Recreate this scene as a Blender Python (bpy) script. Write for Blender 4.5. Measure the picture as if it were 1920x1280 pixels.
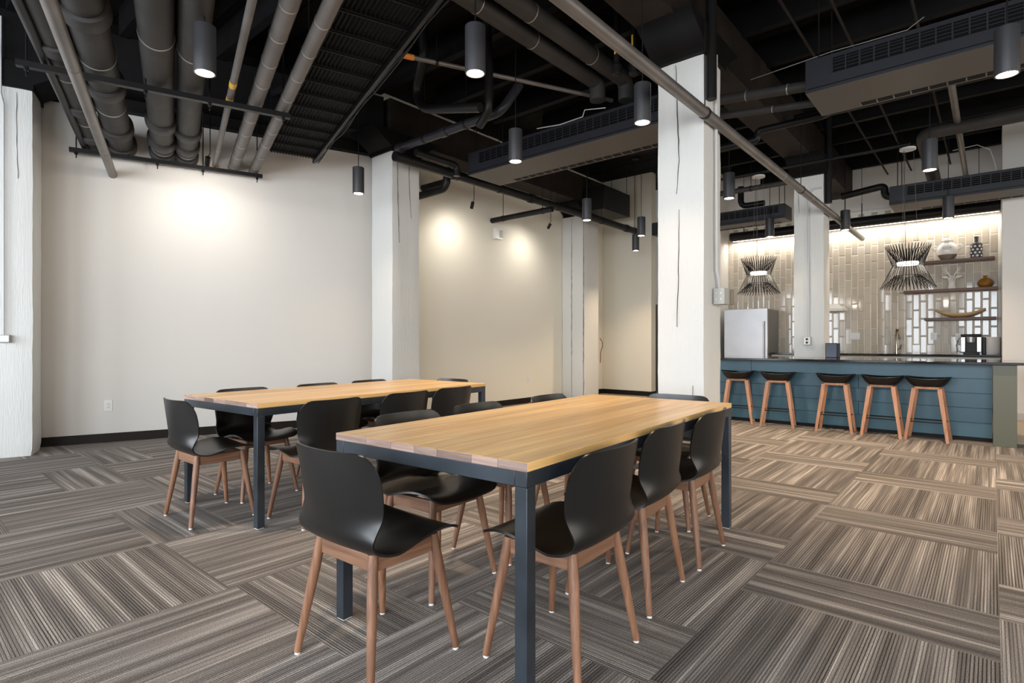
import bpy, bmesh, math, random
from mathutils import Vector, Matrix, noise
PI = math.pi
rnd = random.Random(7)
C = bpy.context.scene.collection
for o in list(bpy.data.objects): bpy.data.objects.remove(o)

# ---------------------------------------------------------------- camera, world, lights, exposure
YAW = math.radians(40.69)
cam_d = bpy.data.cameras.new('camera'); cam = bpy.data.objects.new('camera', cam_d); C.objects.link(cam)
cam.location = (0, 0, 1.13); cam.rotation_euler = (PI/2, 0, YAW)
cam_d.sensor_width = 36; cam_d.lens = 1048/1920*36; cam_d.shift_y = 2/1920; cam_d.clip_start = .05
sc = bpy.context.scene; sc.camera = cam
sc.view_settings.view_transform = 'Standard'; sc.view_settings.look = 'None'
sc.view_settings.exposure = 0.0; sc.view_settings.gamma = 1; sc.view_settings.use_curve_mapping = False
sc.cycles.max_bounces = 7; sc.cycles.diffuse_bounces = 4; sc.cycles.glossy_bounces = 3
sc.cycles.sample_clamp_indirect = 6; sc.cycles.caustics_reflective = False; sc.cycles.caustics_refractive = False
w = bpy.data.worlds.new('world'); sc.world = w; w.use_nodes = True
w.node_tree.nodes['Background'].inputs[0].default_value = (.75, .87, 1, 1)
w.node_tree.nodes['Background'].inputs[1].default_value = 1.2

def area(name, loc, target, sx, sy, power, col, spread=PI):
    l = bpy.data.lights.new(name, 'AREA'); l.shape = 'RECTANGLE'; l.size = sx; l.size_y = sy
    l.energy = power; l.color = col; l.spread = spread
    o = bpy.data.objects.new(name, l); C.objects.link(o); o.location = loc
    d = Vector(target)-Vector(loc); o.rotation_euler = d.to_track_quat('-Z', 'Y').to_euler(); return o
WIN_X = [-6.3, -3.1, .1, 2.9]
for x in WIN_X: area('window_daylight', (x, -4.42, 2.0), (x, 0, 1.7), 2.3, 2.6, 240, (.86, .93, 1.0))
for y in (-1.6, 2.2, 6.2): area('side_fill_light', (4.92, y, 2.0), (0, y, 1.6), 2.6, 2.6, 75, (1, .88, .72))  # warm fill added from the unseen right side
area('tile_washer_light', (-2.1, 12.16, 3.26), (-2.1, 12.28, 2.2), 4.3, .05, 34, (1, .93, .83))
area('kitchen_fill_light', (4.9, 9.6, 1.9), (0, 10.3, 1.4), 1.4, 2.0, 45, (1, .93, .84))  # extra fill added for the kitchen end, its source unseen

def spot(name, loc, target, power, angle, col=(1, .84, .66), blend=.7, r=.04):
    l = bpy.data.lights.new(name, 'SPOT'); l.energy = power; l.spot_size = math.radians(angle); l.spot_blend = blend
    l.color = col; l.shadow_soft_size = r
    o = bpy.data.objects.new(name, l); C.objects.link(o); o.location = loc
    d = Vector(target)-Vector(loc); o.rotation_euler = d.to_track_quat('-Z', 'Y').to_euler(); return o

# ---------------------------------------------------------------- materials
MAT = {}
def new_mat(name):
    m = bpy.data.materials.new(name); m.use_nodes = True
    nt = m.node_tree; b = nt.nodes['Principled BSDF']; MAT[name] = m
    return m, nt, b
def N(nt, t, **kw):
    n = nt.nodes.new(t)
    for k, v in kw.items():
        if k in n.inputs: n.inputs[k].default_value = v
        else: setattr(n, k, v)
    return n
def plain(name, col, rough=.5, metal=0, var=.0, bump=0, bscale=60, coat=0, spec=.5, obj_var=0):
    m, nt, b = new_mat(name)
    b.inputs['Base Color'].default_value = (*col, 1); b.inputs['Roughness'].default_value = rough
    b.inputs['Metallic'].default_value = metal; b.inputs['Coat Weight'].default_value = coat
    b.inputs['Specular IOR Level'].default_value = spec
    tc = N(nt, 'ShaderNodeTexCoord')
    if var or obj_var:
        nz = N(nt, 'ShaderNodeTexNoise'); nz.inputs['Scale'].default_value = 3.0; nz.inputs['Detail'].default_value = 5
        nt.links.new(tc.outputs['Object'], nz.inputs['Vector'])
        mr = N(nt, 'ShaderNodeMapRange'); mr.inputs[1].default_value = .3; mr.inputs[2].default_value = .7
        mr.inputs[3].default_value = 1-var; mr.inputs[4].default_value = 1+var
        nt.links.new(nz.outputs['Fac'], mr.inputs[0])
        hs = N(nt, 'ShaderNodeHueSaturation'); hs.inputs['Color'].default_value = (*col, 1)
        if obj_var:
            oi = N(nt, 'ShaderNodeObjectInfo')
            m2 = N(nt, 'ShaderNodeMapRange'); m2.inputs[3].default_value = 1-obj_var; m2.inputs[4].default_value = 1+obj_var
            nt.links.new(oi.outputs['Random'], m2.inputs[0])
            mu = N(nt, 'ShaderNodeMath', operation='MULTIPLY'); nt.links.new(mr.outputs[0], mu.inputs[0]); nt.links.new(m2.outputs[0], mu.inputs[1])
            nt.links.new(mu.outputs[0], hs.inputs['Value'])
        else: nt.links.new(mr.outputs[0], hs.inputs['Value'])
        nt.links.new(hs.outputs[0], b.inputs['Base Color'])
    if bump:
        nb = N(nt, 'ShaderNodeTexNoise'); nb.inputs['Scale'].default_value = bscale; nb.inputs['Detail'].default_value = 3
        nt.links.new(tc.outputs['Object'], nb.inputs['Vector'])
        bp = N(nt, 'ShaderNodeBump'); bp.inputs['Strength'].default_value = bump; bp.inputs['Distance'].default_value = .01
        nt.links.new(nb.outputs['Fac'], bp.inputs['Height']); nt.links.new(bp.outputs[0], b.inputs['Normal'])
    return m
def emit(name, col, s):
    m, nt, b = new_mat(name); b.inputs['Base Color'].default_value = (*col, 1)
    b.inputs['Emission Color'].default_value = (*col, 1); b.inputs['Emission Strength'].default_value = s; return m

def wood(name, c1, c2, axis=1, scale=1.0, rough=.45, coat=0, var=.18, fine=1.0):
    """long grain along the given local axis, tone differing from object to object"""
    m, nt, b = new_mat(name)
    tc = N(nt, 'ShaderNodeTexCoord'); mp = N(nt, 'ShaderNodeMapping'); oi = N(nt, 'ShaderNodeObjectInfo')
    s = [26*scale]*3; s[axis] = 1.3*scale
    mp.inputs['Scale'].default_value = s
    off = N(nt, 'ShaderNodeVectorMath', operation='MULTIPLY_ADD')
    cm = N(nt, 'ShaderNodeCombineXYZ')
    for i in range(3): nt.links.new(oi.outputs['Random'], cm.inputs[i])
    nt.links.new(cm.outputs[0], off.inputs[0]); off.inputs[1].default_value = (13, 17, 19)
    nt.links.new(tc.outputs['Object'], off.inputs[2]); nt.links.new(off.outputs[0], mp.inputs['Vector'])
    nz = N(nt, 'ShaderNodeTexNoise'); nz.inputs['Scale'].default_value = 1.0; nz.inputs['Detail'].default_value = 6; nz.inputs['Roughness'].default_value = .6; nz.inputs['Distortion'].default_value = .6
    nt.links.new(mp.outputs[0], nz.inputs['Vector'])
    rp = N(nt, 'ShaderNodeValToRGB'); rp.color_ramp.elements[0].color = (*c1, 1); rp.color_ramp.elements[1].color = (*c2, 1)
    rp.color_ramp.elements[0].position = .32; rp.color_ramp.elements[1].position = .68
    nt.links.new(nz.outputs['Fac'], rp.inputs[0])
    hs = N(nt, 'ShaderNodeHueSaturation'); mr = N(nt, 'ShaderNodeMapRange'); mr.inputs[3].default_value = 1-var; mr.inputs[4].default_value = 1+var
    nt.links.new(oi.outputs['Random'], mr.inputs[0]); nt.links.new(mr.outputs[0], hs.inputs['Value'])
    nt.links.new(rp.outputs[0], hs.inputs['Color']); nt.links.new(hs.outputs[0], b.inputs['Base Color'])
    b.inputs['Roughness'].default_value = rough; b.inputs['Coat Weight'].default_value = coat; b.inputs['Coat Roughness'].default_value = .2
    bp = N(nt, 'ShaderNodeBump'); bp.inputs['Strength'].default_value = .12; bp.inputs['Distance'].default_value = .002
    nt.links.new(nz.outputs['Fac'], bp.inputs['Height']); nt.links.new(bp.outputs[0], b.inputs['Normal'])
    return m

def carpet():
    """ribbed carpet: fine dark ribs and broad blended streaks, both running along local X"""
    m, nt, b = new_mat('carpet')
    L = nt.links.new
    tc = N(nt, 'ShaderNodeTexCoord'); oi = N(nt, 'ShaderNodeObjectInfo')
    sx = N(nt, 'ShaderNodeSeparateXYZ'); L(tc.outputs['Object'], sx.inputs[0])
    # across coordinate offset per plank
    ad = N(nt, 'ShaderNodeMath', operation='MULTIPLY_ADD'); ad.inputs[1].default_value = 37.0
    L(oi.outputs['Random'], ad.inputs[0]); L(sx.outputs['Y'], ad.inputs[2])
    al = N(nt, 'ShaderNodeMath', operation='MULTIPLY_ADD'); al.inputs[1].default_value = 11.0
    L(oi.outputs['Random'], al.inputs[0]); L(sx.outputs['X'], al.inputs[2])
    def streak(sc_across, sc_along, det):
        cx = N(nt, 'ShaderNodeCombineXYZ')
        a = N(nt, 'ShaderNodeMath', operation='MULTIPLY'); a.inputs[1].default_value = sc_along; L(al.outputs[0], a.inputs[0])
        c = N(nt, 'ShaderNodeMath', operation='MULTIPLY'); c.inputs[1].default_value = sc_across; L(ad.outputs[0], c.inputs[0])
        L(a.outputs[0], cx.inputs[0]); L(c.outputs[0], cx.inputs[1])
        n = N(nt, 'ShaderNodeTexNoise'); n.inputs['Scale'].default_value = 1; n.inputs['Detail'].default_value = det
        L(cx.outputs[0], n.inputs['Vector']); return n.outputs['Fac']
    s1 = streak(17, .55, 2); s2 = streak(75, .9, 2)
    mx = N(nt, 'ShaderNodeMath', operation='MULTIPLY_ADD'); mx.inputs[1].default_value = .42
    m0 = N(nt, 'ShaderNodeMath', operation='MULTIPLY'); m0.inputs[1].default_value = .62; L(s1, m0.inputs[0])
    L(s2, mx.inputs[0]); L(m0.outputs[0], mx.inputs[2])
    rp = N(nt, 'ShaderNodeValToRGB'); e = rp.color_ramp.elements
    e[0].position = .38; e[0].color = (.155, .137, .126, 1); e[1].position = .69; e[1].color = (.66, .60, .545, 1)
    for p, c in ((.47, (.215, .190, .173)), (.545, (.30, .266, .242)), (.61, (.44, .395, .36))):
        q = e.new(p); q.color = (*c, 1)
    L(mx.outputs[0], rp.inputs[0])
    # ribs
    wv = N(nt, 'ShaderNodeMath', operation='MULTIPLY'); wv.inputs[1].default_value = 2*PI/.0112; L(sx.outputs['Y'], wv.inputs[0])
    jt = N(nt, 'ShaderNodeTexNoise'); jt.inputs['Scale'].default_value = 90; jt.inputs['Detail'].default_value = 1; L(tc.outputs['Object'], jt.inputs['Vector'])
    jm = N(nt, 'ShaderNodeMath', operation='MULTIPLY_ADD'); jm.inputs[1].default_value = 1.3; L(jt.outputs['Fac'], jm.inputs[0]); L(wv.outputs[0], jm.inputs[2])
    sn = N(nt, 'ShaderNodeMath', operation='SINE'); L(jm.outputs[0], sn.inputs[0])
    rr = N(nt, 'ShaderNodeMapRange'); rr.inputs[1].default_value = -.95; rr.inputs[2].default_value = -.1; rr.inputs[3].default_value = 0; rr.inputs[4].default_value = 1
    L(sn.outputs[0], rr.inputs[0])
    # how strong the dark ribs are differs by streak
    s3 = streak(9, .3, 1)
    rs = N(nt, 'ShaderNodeMapRange'); rs.inputs[1].default_value = .35; rs.inputs[2].default_value = .65; rs.inputs[3].default_value = .62; rs.inputs[4].default_value = .18
    L(s3, rs.inputs[0])
    mm = N(nt, 'ShaderNodeMapRange'); L(rr.outputs[0], mm.inputs[0]); L(rs.outputs[0], mm.inputs[3]); mm.inputs[4].default_value = 1.0
    # loop speckle
    sp = N(nt, 'ShaderNodeTexNoise'); sp.inputs['Scale'].default_value = 260; sp.inputs['Detail'].default_value = 1; L(tc.outputs['Object'], sp.inputs['Vector'])
    sm = N(nt, 'ShaderNodeMapRange'); sm.inputs[1].default_value = .35; sm.inputs[2].default_value = .65; sm.inputs[3].default_value = .7; sm.inputs[4].default_value = 1.32; L(sp.outputs['Fac'], sm.inputs[0])
    v1 = N(nt, 'ShaderNodeMath', operation='MULTIPLY'); L(mm.outputs[0], v1.inputs[0]); L(sm.outputs[0], v1.inputs[1])
    ov = N(nt, 'ShaderNodeMapRange'); ov.inputs[3].default_value = .86; ov.inputs[4].default_value = 1.16; L(oi.outputs['Random'], ov.inputs[0])
    v2 = N(nt, 'ShaderNodeMath', operation='MULTIPLY'); L(v1.outputs[0], v2.inputs[0]); L(ov.outputs[0], v2.inputs[1])
    hs = N(nt, 'ShaderNodeHueSaturation'); L(v2.outputs[0], hs.inputs['Value']); L(rp.outputs[0], hs.inputs['Color']); L(hs.outputs[0], b.inputs['Base Color'])
    b.inputs['Roughness'].default_value = .95; b.inputs['Specular IOR Level'].default_value = .1
    bp = N(nt, 'ShaderNodeBump'); bp.inputs['Strength'].default_value = .5; bp.inputs['Distance'].default_value = .003
    L(v1.outputs[0], bp.inputs['Height']); L(bp.outputs[0], b.inputs['Normal'])
    return m

def timber_paint():
    """thick white paint over rough timber: vertical grain relief, pits, a few dark checks"""
    m, nt, b = new_mat('painted_timber'); L = nt.links.new
    tc = N(nt, 'ShaderNodeTexCoord'); oi = N(nt, 'ShaderNodeObjectInfo')
    of = N(nt, 'ShaderNodeVectorMath', operation='ADD'); cm = N(nt, 'ShaderNodeCombineXYZ')
    mo = N(nt, 'ShaderNodeMath', operation='MULTIPLY'); mo.inputs[1].default_value = 40; L(oi.outputs['Random'], mo.inputs[0])
    for i in range(3): L(mo.outputs[0], cm.inputs[i])
    L(tc.outputs['Object'], of.inputs[0]); L(cm.outputs[0], of.inputs[1])
    mp = N(nt, 'ShaderNodeMapping'); mp.inputs['Scale'].default_value = (55, 55, 4); L(of.outputs[0], mp.inputs['Vector'])
    g = N(nt, 'ShaderNodeTexNoise'); g.inputs['Scale'].default_value = 1; g.inputs['Detail'].default_value = 5; g.inputs['Distortion'].default_value = 1.4; L(mp.outputs[0], g.inputs['Vector'])
    p = N(nt, 'ShaderNodeTexVoronoi'); p.inputs['Scale'].default_value = 11; L(of.outputs[0], p.inputs['Vector'])
    pr = N(nt, 'ShaderNodeMapRange'); pr.inputs[1].default_value = .02; pr.inputs[2].default_value = .07; L(p.outputs['Distance'], pr.inputs[0])
    mp2 = N(nt, 'ShaderNodeMapping'); mp2.inputs['Scale'].default_value = (5, 5, .22); L(of.outputs[0], mp2.inputs['Vector'])
    ck = N(nt, 'ShaderNodeTexNoise'); ck.inputs['Scale'].default_value = 1; ck.inputs['Detail'].default_value = 3; L(mp2.outputs[0], ck.inputs['Vector'])
    ab = N(nt, 'ShaderNodeMath', operation='SUBTRACT'); ab.inputs[1].default_value = .5; L(ck.outputs['Fac'], ab.inputs[0])
    a2 = N(nt, 'ShaderNodeMath', operation='ABSOLUTE'); L(ab.outputs[0], a2.inputs[0])
    mk = N(nt, 'ShaderNodeTexNoise'); mk.inputs['Scale'].default_value = 1.3; L(of.outputs[0], mk.inputs['Vector'])
    mk2 = N(nt, 'ShaderNodeMapRange'); mk2.inputs[1].default_value = .48; mk2.inputs[2].default_value = .56; mk2.inputs[3].default_value = 0; mk2.inputs[4].default_value = .0016; L(mk.outputs['Fac'], mk2.inputs[0]); mk2.inputs[4].default_value = .0
    lt = N(nt, 'ShaderNodeMath', operation='LESS_THAN'); L(a2.outputs[0], lt.inputs[0]); L(mk2.outputs[0], lt.inputs[1])
    mx = N(nt, 'ShaderNodeMix', data_type='RGBA'); mx.inputs['A'].default_value = (.68, .675, .65, 1); mx.inputs['B'].default_value = (.25, .24, .22, 1)
    L(lt.outputs[0], mx.inputs['Factor']); L(mx.outputs['Result'], b.inputs['Base Color'])
    a = N(nt, 'ShaderNodeMath', operation='MULTIPLY_ADD'); a.inputs[1].default_value = .6; L(pr.outputs[0], a.inputs[0]); L(g.outputs['Fac'], a.inputs[2])
    s = N(nt, 'ShaderNodeMath', operation='SUBTRACT'); L(a.outputs[0], s.inputs[0]); L(lt.outputs[0], s.inputs[1])
    bp = N(nt, 'ShaderNodeBump'); bp.inputs['Strength'].default_value = .55; bp.inputs['Distance'].default_value = .006; L(s.outputs[0], bp.inputs['Height']); L(bp.outputs[0], b.inputs['Normal'])
    b.inputs['Roughness'].default_value = .55
    return m

M = dict(
 wall=plain('wall_paint', (.68, .645, .60), .85, bump=.04, bscale=220),
 farwall=plain('lamp_glow_wall_paint', (.76, .72, .62), .85, bump=.04, bscale=220), kwall=plain('kitchen_wall_paint', (.70, .675, .64), .8, bump=.04, bscale=200),  # far walls: wall paint with the warm lamp glow put into its colour
 pillar=timber_paint(), carpet=carpet(),
 base=plain('dark_baseboard', (.014, .009, .007), .5, spec=.2),
 black=plain('black_ceiling_paint', (.0065, .006, .0062), .6, var=.3, spec=.12),
 blackmetal=plain('black_metal', (.009, .0085, .009), .42, var=.15, spec=.25),
 deck=plain('black_deck_boards', (.009, .0078, .0072), .7, spec=.1, obj_var=.35, var=.3),
 girder=plain('dark_brown_beam', (.021, .0155, .013), .6, spec=.15, var=.35, bump=.2, bscale=30),
 insul=plain('charcoal_insulation', (.038, .035, .033), .6, spec=.3, var=.25, bump=.15, bscale=14),
 galv=plain('dull_grey_pipe', (.17, .155, .145), .42, metal=.5, var=.2),
 jacket=plain('grey_pipe_jacket', (.125, .112, .104), .5, var=.2),
 band=plain('pale_band', (.4, .38, .35), .4, metal=.6),
 yellow=plain('yellow_tag', (.72, .42, .03), .5), orange=plain('orange_tag', (.75, .25, .03), .5),
 unit=plain('charcoal_unit_metal', (.022, .022, .027), .38, spec=.3, var=.1),
 unitdark=plain('unit_slot_black', (.003, .003, .0035), .6, spec=.1),
 tablesteel=plain('blued_steel', (.045, .055, .068), .38, metal=.4, var=.4),
 shell=plain('black_shell', (.0065, .006, .006), .35, spec=.55),
 walnut=wood('walnut', (.15, .068, .038), (.31, .155, .088), axis=2, scale=1.6),
 walnut_x=wood('walnut_rail', (.16, .078, .045), (.32, .165, .095), axis=0, scale=1.6), walnut_y=wood('walnut_side_rail', (.16, .078, .045), (.32, .165, .095), axis=1, scale=1.6),
 top=wood('oiled_board', (.60, .325, .10), (.93, .61, .26), axis=1, scale=.5, rough=.36, coat=.25, var=.2),
 endgrain=wood('end_grain', (.22, .13, .10), (.42, .30, .25), axis=0, scale=2.5, rough=.6, var=.35),
 stoolwood=wood('stool_wood', (.34, .15, .075), (.52, .26, .14), axis=2, scale=1.4),
 shelf=wood('shelf_wood', (.06, .024, .015), (.14, .058, .035), axis=0, scale=1.0),
 glide=plain('white_glide', (.75, .75, .75), .4), whiteplastic=plain('white_plastic', (.75, .74, .71), .35),
 dark=plain('slot_dark', (.02, .02, .02), .6),
 conduit=plain('painted_conduit', (.55, .55, .55), .4), boxm=plain('grey_box', (.40, .40, .37), .45),
 teal=plain('teal_paint', (.052, .132, .178), .38, var=.12), olive=plain('olive_paint', (.105, .105, .068), .45),
 counter=plain('black_counter', (.008, .008, .009), .07, spec=.6),
 cab=plain('cabinet_paint', (.5, .48, .44), .5),
 tile=plain('beige_glazed_tile', (.52, .455, .37), .09, obj_var=.14, coat=.4),
 grout=plain('pale_grout', (.80, .77, .70), .9),
 steel=plain('stainless', (.50, .49, .50), .38, metal=1, var=.06), steelside=plain('fridge_side', (.17, .165, .16), .45, metal=.3),
 faucet=plain('brushed_nickel', (.42, .37, .30), .25, metal=1),
 ceramic=plain('white_ceramic', (.78, .75, .71), .2), ceramicdark=plain('charcoal_glaze', (.05, .05, .052), .4),
 brownglaze=plain('grey_brown_glaze', (.16, .13, .10), .3, var=.4),
 canister=plain('cream_canister', (.74, .70, .66), .45), lightwood=wood('pale_dough_bowl', (.45, .27, .12), (.68, .46, .23), axis=0, scale=1.2),
 bounce_tan=plain('painted_floor_bounce', (.085, .075, .064), .5, spec=.3), pendmetal=plain('charcoal_pendant_metal', (.030, .030, .034), .42, spec=.4), crack=plain('crack_shadow_gap', (.10, .092, .082), .9, spec=.1), navy=plain('navy_block', (.018, .032, .065), .4), bulb=emit('lamp_disc', (1, .90, .74), 34), bulb2=emit('ring_lamp', (1, .97, .9), 5),
 strip=emit('tube_light_strip', (1, .95, .86), 6), red=plain('red_paint', (.16, .02, .018), .4),
 kfloor=wood('tan_plank_floor', (.36, .27, .17), (.52, .41, .28), axis=0, scale=.8, rough=.4), door=plain('brown_door', (.10, .085, .055), .5),
 winframe=plain('window_frame_dark', (.03, .03, .03), .5),
)
m, nt, b = new_mat('amber_glass'); b.inputs['Base Color'].default_value = (.60, .27, .05, 1); b.inputs['Roughness'].default_value = .08; b.inputs['Transmission Weight'].default_value = .55; M['amber'] = m
m, nt, b = new_mat('window_glass'); b.inputs['Base Color'].default_value = (1, 1, 1, 1); b.inputs['Roughness'].default_value = 0; b.inputs['Transmission Weight'].default_value = 1; b.inputs['IOR'].default_value = 1.0; M['glass'] = m

# ---------------------------------------------------------------- mesh helpers
class MB:
    def __init__(s): s.v = []; s.f = []
    def box(s, x0, x1, y0, y1, z0, z1):
        i = len(s.v)
        s.v += [(x0,y0,z0),(x1,y0,z0),(x1,y1,z0),(x0,y1,z0),(x0,y0,z1),(x1,y0,z1),(x1,y1,z1),(x0,y1,z1)]
        s.f += [tuple(i+k for k in q) for q in ((3,2,1,0),(4,5,6,7),(0,1,5,4),(1,2,6,5),(2,3,7,6),(3,0,4,7))]
        return s
    def bx(s, p, u, v, w_, a0, a1, b0, b1, c0, c1):
        """box in the frame p + a*u + b*v + c*w_"""
        i = len(s.v); p, u, v, w_ = map(Vector, (p, u, v, w_))
        for c in (c0, c1):
            for a, bb in ((a0,b0),(a1,b0),(a1,b1),(a0,b1)): s.v.append(tuple(p+u*a+v*bb+w_*c))
        s.f += [tuple(i+k for k in q) for q in ((3,2,1,0),(4,5,6,7),(0,1,5,4),(1,2,6,5),(2,3,7,6),(3,0,4,7))]
        return s
    def cyl(s, p0, p1, r0, r1=None, n=16, caps=True):
        r1 = r0 if r1 is None else r1
        p0, p1 = Vector(p0), Vector(p1); d = (p1-p0).normalized()
        a = d.orthogonal().normalized(); b_ = d.cross(a); i = len(s.v)
        for p, r in ((p0, r0), (p1, r1)):
            for k in range(n):
                t = 2*PI*k/n; s.v.append(tuple(p+a*math.cos(t)*r+b_*math.sin(t)*r))
        for k in range(n): s.f.append((i+k, i+(k+1)%n, i+n+(k+1)%n, i+n+k))
        if caps: s.f += [tuple(i+k for k in reversed(range(n))), tuple(i+n+k for k in range(n))]
        return s
    def tube(s, pts, r, n=12, caps=True):
        pts = [Vector(p) for p in pts]; rs = r if isinstance(r, (list, tuple)) else [r]*len(pts)
        i = len(s.v); a = None
        for j, p in enumerate(pts):
            d = ((pts[min(j+1, len(pts)-1)]-p).normalized()+(p-pts[max(j-1, 0)]).normalized())
            d = d.normalized() if d.length > 1e-6 else (pts[-1]-pts[0]).normalized()
            a = d.orthogonal().normalized() if a is None else (a-d*a.dot(d)).normalized()
            b_ = d.cross(a)
            for k in range(n):
                t = 2*PI*k/n; s.v.append(tuple(p+a*math.cos(t)*rs[j]+b_*math.sin(t)*rs[j]))
        for j in range(len(pts)-1):
            for k in range(n): s.f.append((i+j*n+k, i+j*n+(k+1)%n, i+(j+1)*n+(k+1)%n, i+(j+1)*n+k))
        if caps:
            e = i+(len(pts)-1)*n
            s.f += [tuple(i+k for k in reversed(range(n))), tuple(e+k for k in range(n))]
        return s
    def lathe(s, prof, c=(0,0,0), n=24, sx=1, sy=1, caps=True):
        i = len(s.v); m_ = len(prof)
        for r, z in prof:
            for k in range(n):
                t = 2*PI*k/n; s.v.append((c[0]+r*math.cos(t)*sx, c[1]+r*math.sin(t)*sy, c[2]+z))
        for j in range(m_-1):
            for k in range(n): s.f.append((i+j*n+k, i+j*n+(k+1)%n, i+(j+1)*n+(k+1)%n, i+(j+1)*n+k))
        if caps and prof[0][0] > .0011: s.f.append(tuple(i+k for k in reversed(range(n))))
        if caps and prof[-1][0] > .0011: s.f.append(tuple(i+(m_-1)*n+k for k in range(n)))
        return s
    def mesh(s, name, mats, smooth=True, shift=None):
        me = bpy.data.meshes.new(name)
        vs = s.v if shift is None else [tuple(Vector(q)-Vector(shift)) for q in s.v]
        me.from_pydata(vs, [], s.f); me.update()
        for m_ in (mats if isinstance(mats, (list, tuple)) else [mats]): me.materials.append(m_)
        bm = bmesh.new(); bm.from_mesh(me); bmesh.ops.remove_doubles(bm, verts=bm.verts, dist=1e-5)
        bmesh.ops.recalc_face_normals(bm, faces=bm.faces); bm.to_mesh(me); bm.free()
        if smooth:
            for p in me.polygons: p.use_smooth = True
            me.set_sharp_from_angle(angle=math.radians(35))
        return me
def elbow(p0, pc, p1, n=6):
    """points rounding the corner pc between p0 and p1"""
    p0, pc, p1 = map(Vector, (p0, pc, p1))
    return [(1-t)**2*p0+2*t*(1-t)*pc+t*t*p1 for t in [k/n for k in range(n+1)]]
def tagp(o, label=None, cat=None, group=None, kind=None):
    if label: o['label'] = label
    if cat: o['category'] = cat
    if group: o['group'] = group
    if kind: o['kind'] = kind
    return o
def bevel(o, wd=.003, seg=2):
    md = o.modifiers.new('bevel', 'BEVEL'); md.width = wd; md.segments = seg; md.limit_method = 'ANGLE'; return o
def ob(name, mb, mat, parent=None, bev=0, smooth=True):
    """one mesh object; a top-level one gets its origin at the middle of its base"""
    sh = None
    if parent is None:
        xs, ys, zs = zip(*mb.v); sh = ((min(xs)+max(xs))/2, (min(ys)+max(ys))/2, min(zs))
    o = bpy.data.objects.new(name, mb.mesh(name, mat, smooth, sh)); C.objects.link(o)
    if parent is None: o.location = sh
    else: o.parent = parent
    if bev: bevel(o, bev)
    return o
def thing(name, label, cat, loc=(0,0,0), rz=0, group=None):
    o = bpy.data.objects.new(name, None); C.objects.link(o); o.empty_display_size = .1
    o.location = loc; o.rotation_euler = (0,0,rz); return tagp(o, label, cat, group)
def struct(name, mb, mat, bev=0): return tagp(ob(name, mb, mat, None, bev), kind='structure')
def copy_tree(o, loc, rz, label, group=None):
    def rec(a, par):
        c = a.copy(); C.objects.link(c)
        if par is not None: c.parent = par
        for ch in list(a.children): rec(ch, c)
        return c
    r = rec(o, None); r.location = loc; r.rotation_euler = (0,0,rz); r['label'] = label
    if group: r['group'] = group
    return r
# the turned bay on the left: its wall runs along T, its normal into the room is Nn
A18 = math.radians(18.17); T = Vector((math.sin(A18), math.cos(A18), 0)); Nn = Vector((math.cos(A18), -math.sin(A18), 0)); P0 = Vector((-7.615, 1.855, 0)); UP = Vector((0,0,1))
def W(s, off, z): return P0+T*s+Nn*off+UP*z
CEIL = 4.75

# ---------------------------------------------------------------- room shell
struct('floor', MB().box(-10.5, 5.2, -4.7, 12.6, -.2, -.006), M['grout'])
floor = bpy.data.objects['floor']
FL = Vector(floor.location)
PW, PH = .895, .4475
def plank_mesh(): return MB().box(-PW/2, PW/2, -PH/2, PH/2, -.0045, 0)
pm = MB().box(-PW/2+.0007, PW/2-.0007, -PH/2+.0007, PH/2-.0007, -.0045, 0).mesh('carpet_plank', M['carpet'], False)
offs = {1: 3.03, 0: 2.62, -1: 1.69, -2: 1.13, -3: .66, -4: 1.07, -5: 1.47, -6: 1.01, -7: 1.43, -8: 1.0, -9: 1.4, 2: 2.62, 3: 3.03, 4: 2.62, 5: 3.03}
pl = []
def inside(x, y):
    if y > 12.3 or y < -4.4 or x > 4.9: return False
    if y > 8.45 and x > -3.3: return False
    if y > 11.3 and x > -4.4: return False
    if (y < 4.9 and (Vector((x, y, 0))-P0).dot(Nn) < -.5) or (y >= 4.9 and x < (-6.9 if y < 10.9 else -7.6)): return False
    return True
for c in range(-9, 6):
    x0 = .022-PW+c*PW+PW*0 if False else .022+(c-1)*PW
    y = offs[c]-3*PH*6
    while y < 12.6:
        cells = [(x0+PW/2, y+PH/2, 0), (x0+PW*.25, y+PH+PW/2, 1), (x0+PW*.75, y+PH+PW/2, 1)]
        if c == -3 and abs(y-.66) < .01:
            pass
        if c == -3 and abs(y-(.66-3*PH)) < .01:   # here the next planks lie the other way
            cells = [(x0+PW/2, y+PH*.5+k*PH, 0) for k in range(3)]
        for cx, cy, r in cells:
            if inside(cx, cy): pl.append((cx, cy, r))
        y += 3*PH
Fv = Vector((-math.sin(YAW), math.cos(YAW), 0)); Rv = Vector((math.cos(YAW), math.sin(YAW), 0))
def vis(p):
    v = Vector((p[0], p[1], 0)); d = v.dot(Fv)
    return d > .6 and abs(v.dot(Rv)) < d*.98+.7
near = sorted([p for p in pl if vis(p)], key=lambda p: p[0]**2+p[1]**2)
first, rest = near[:298], near[298:]+[p for p in pl if not vis(p)]
for cx, cy, r in first:
    o = bpy.data.objects.new('carpet_plank', pm); C.objects.link(o); o.parent = floor
    o.location = Vector((cx, cy, .0))-FL; o.rotation_euler = (0, 0, (PI/2 if r else 0)+(PI if rnd.random() < .5 else 0))
mb = MB()
for cx, cy, r in rest:
    a, b_ = (PH, PW) if r else (PW, PH); mb.box(cx-a/2, cx+a/2, cy-b_/2, cy+b_/2, -.0045, 0)
o = ob('far_carpet_planks', MB() if not rest else mb, M['carpet']); o.parent = floor; o.location = Vector(o.location)-FL; o['kind'] = 'stuff'

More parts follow.
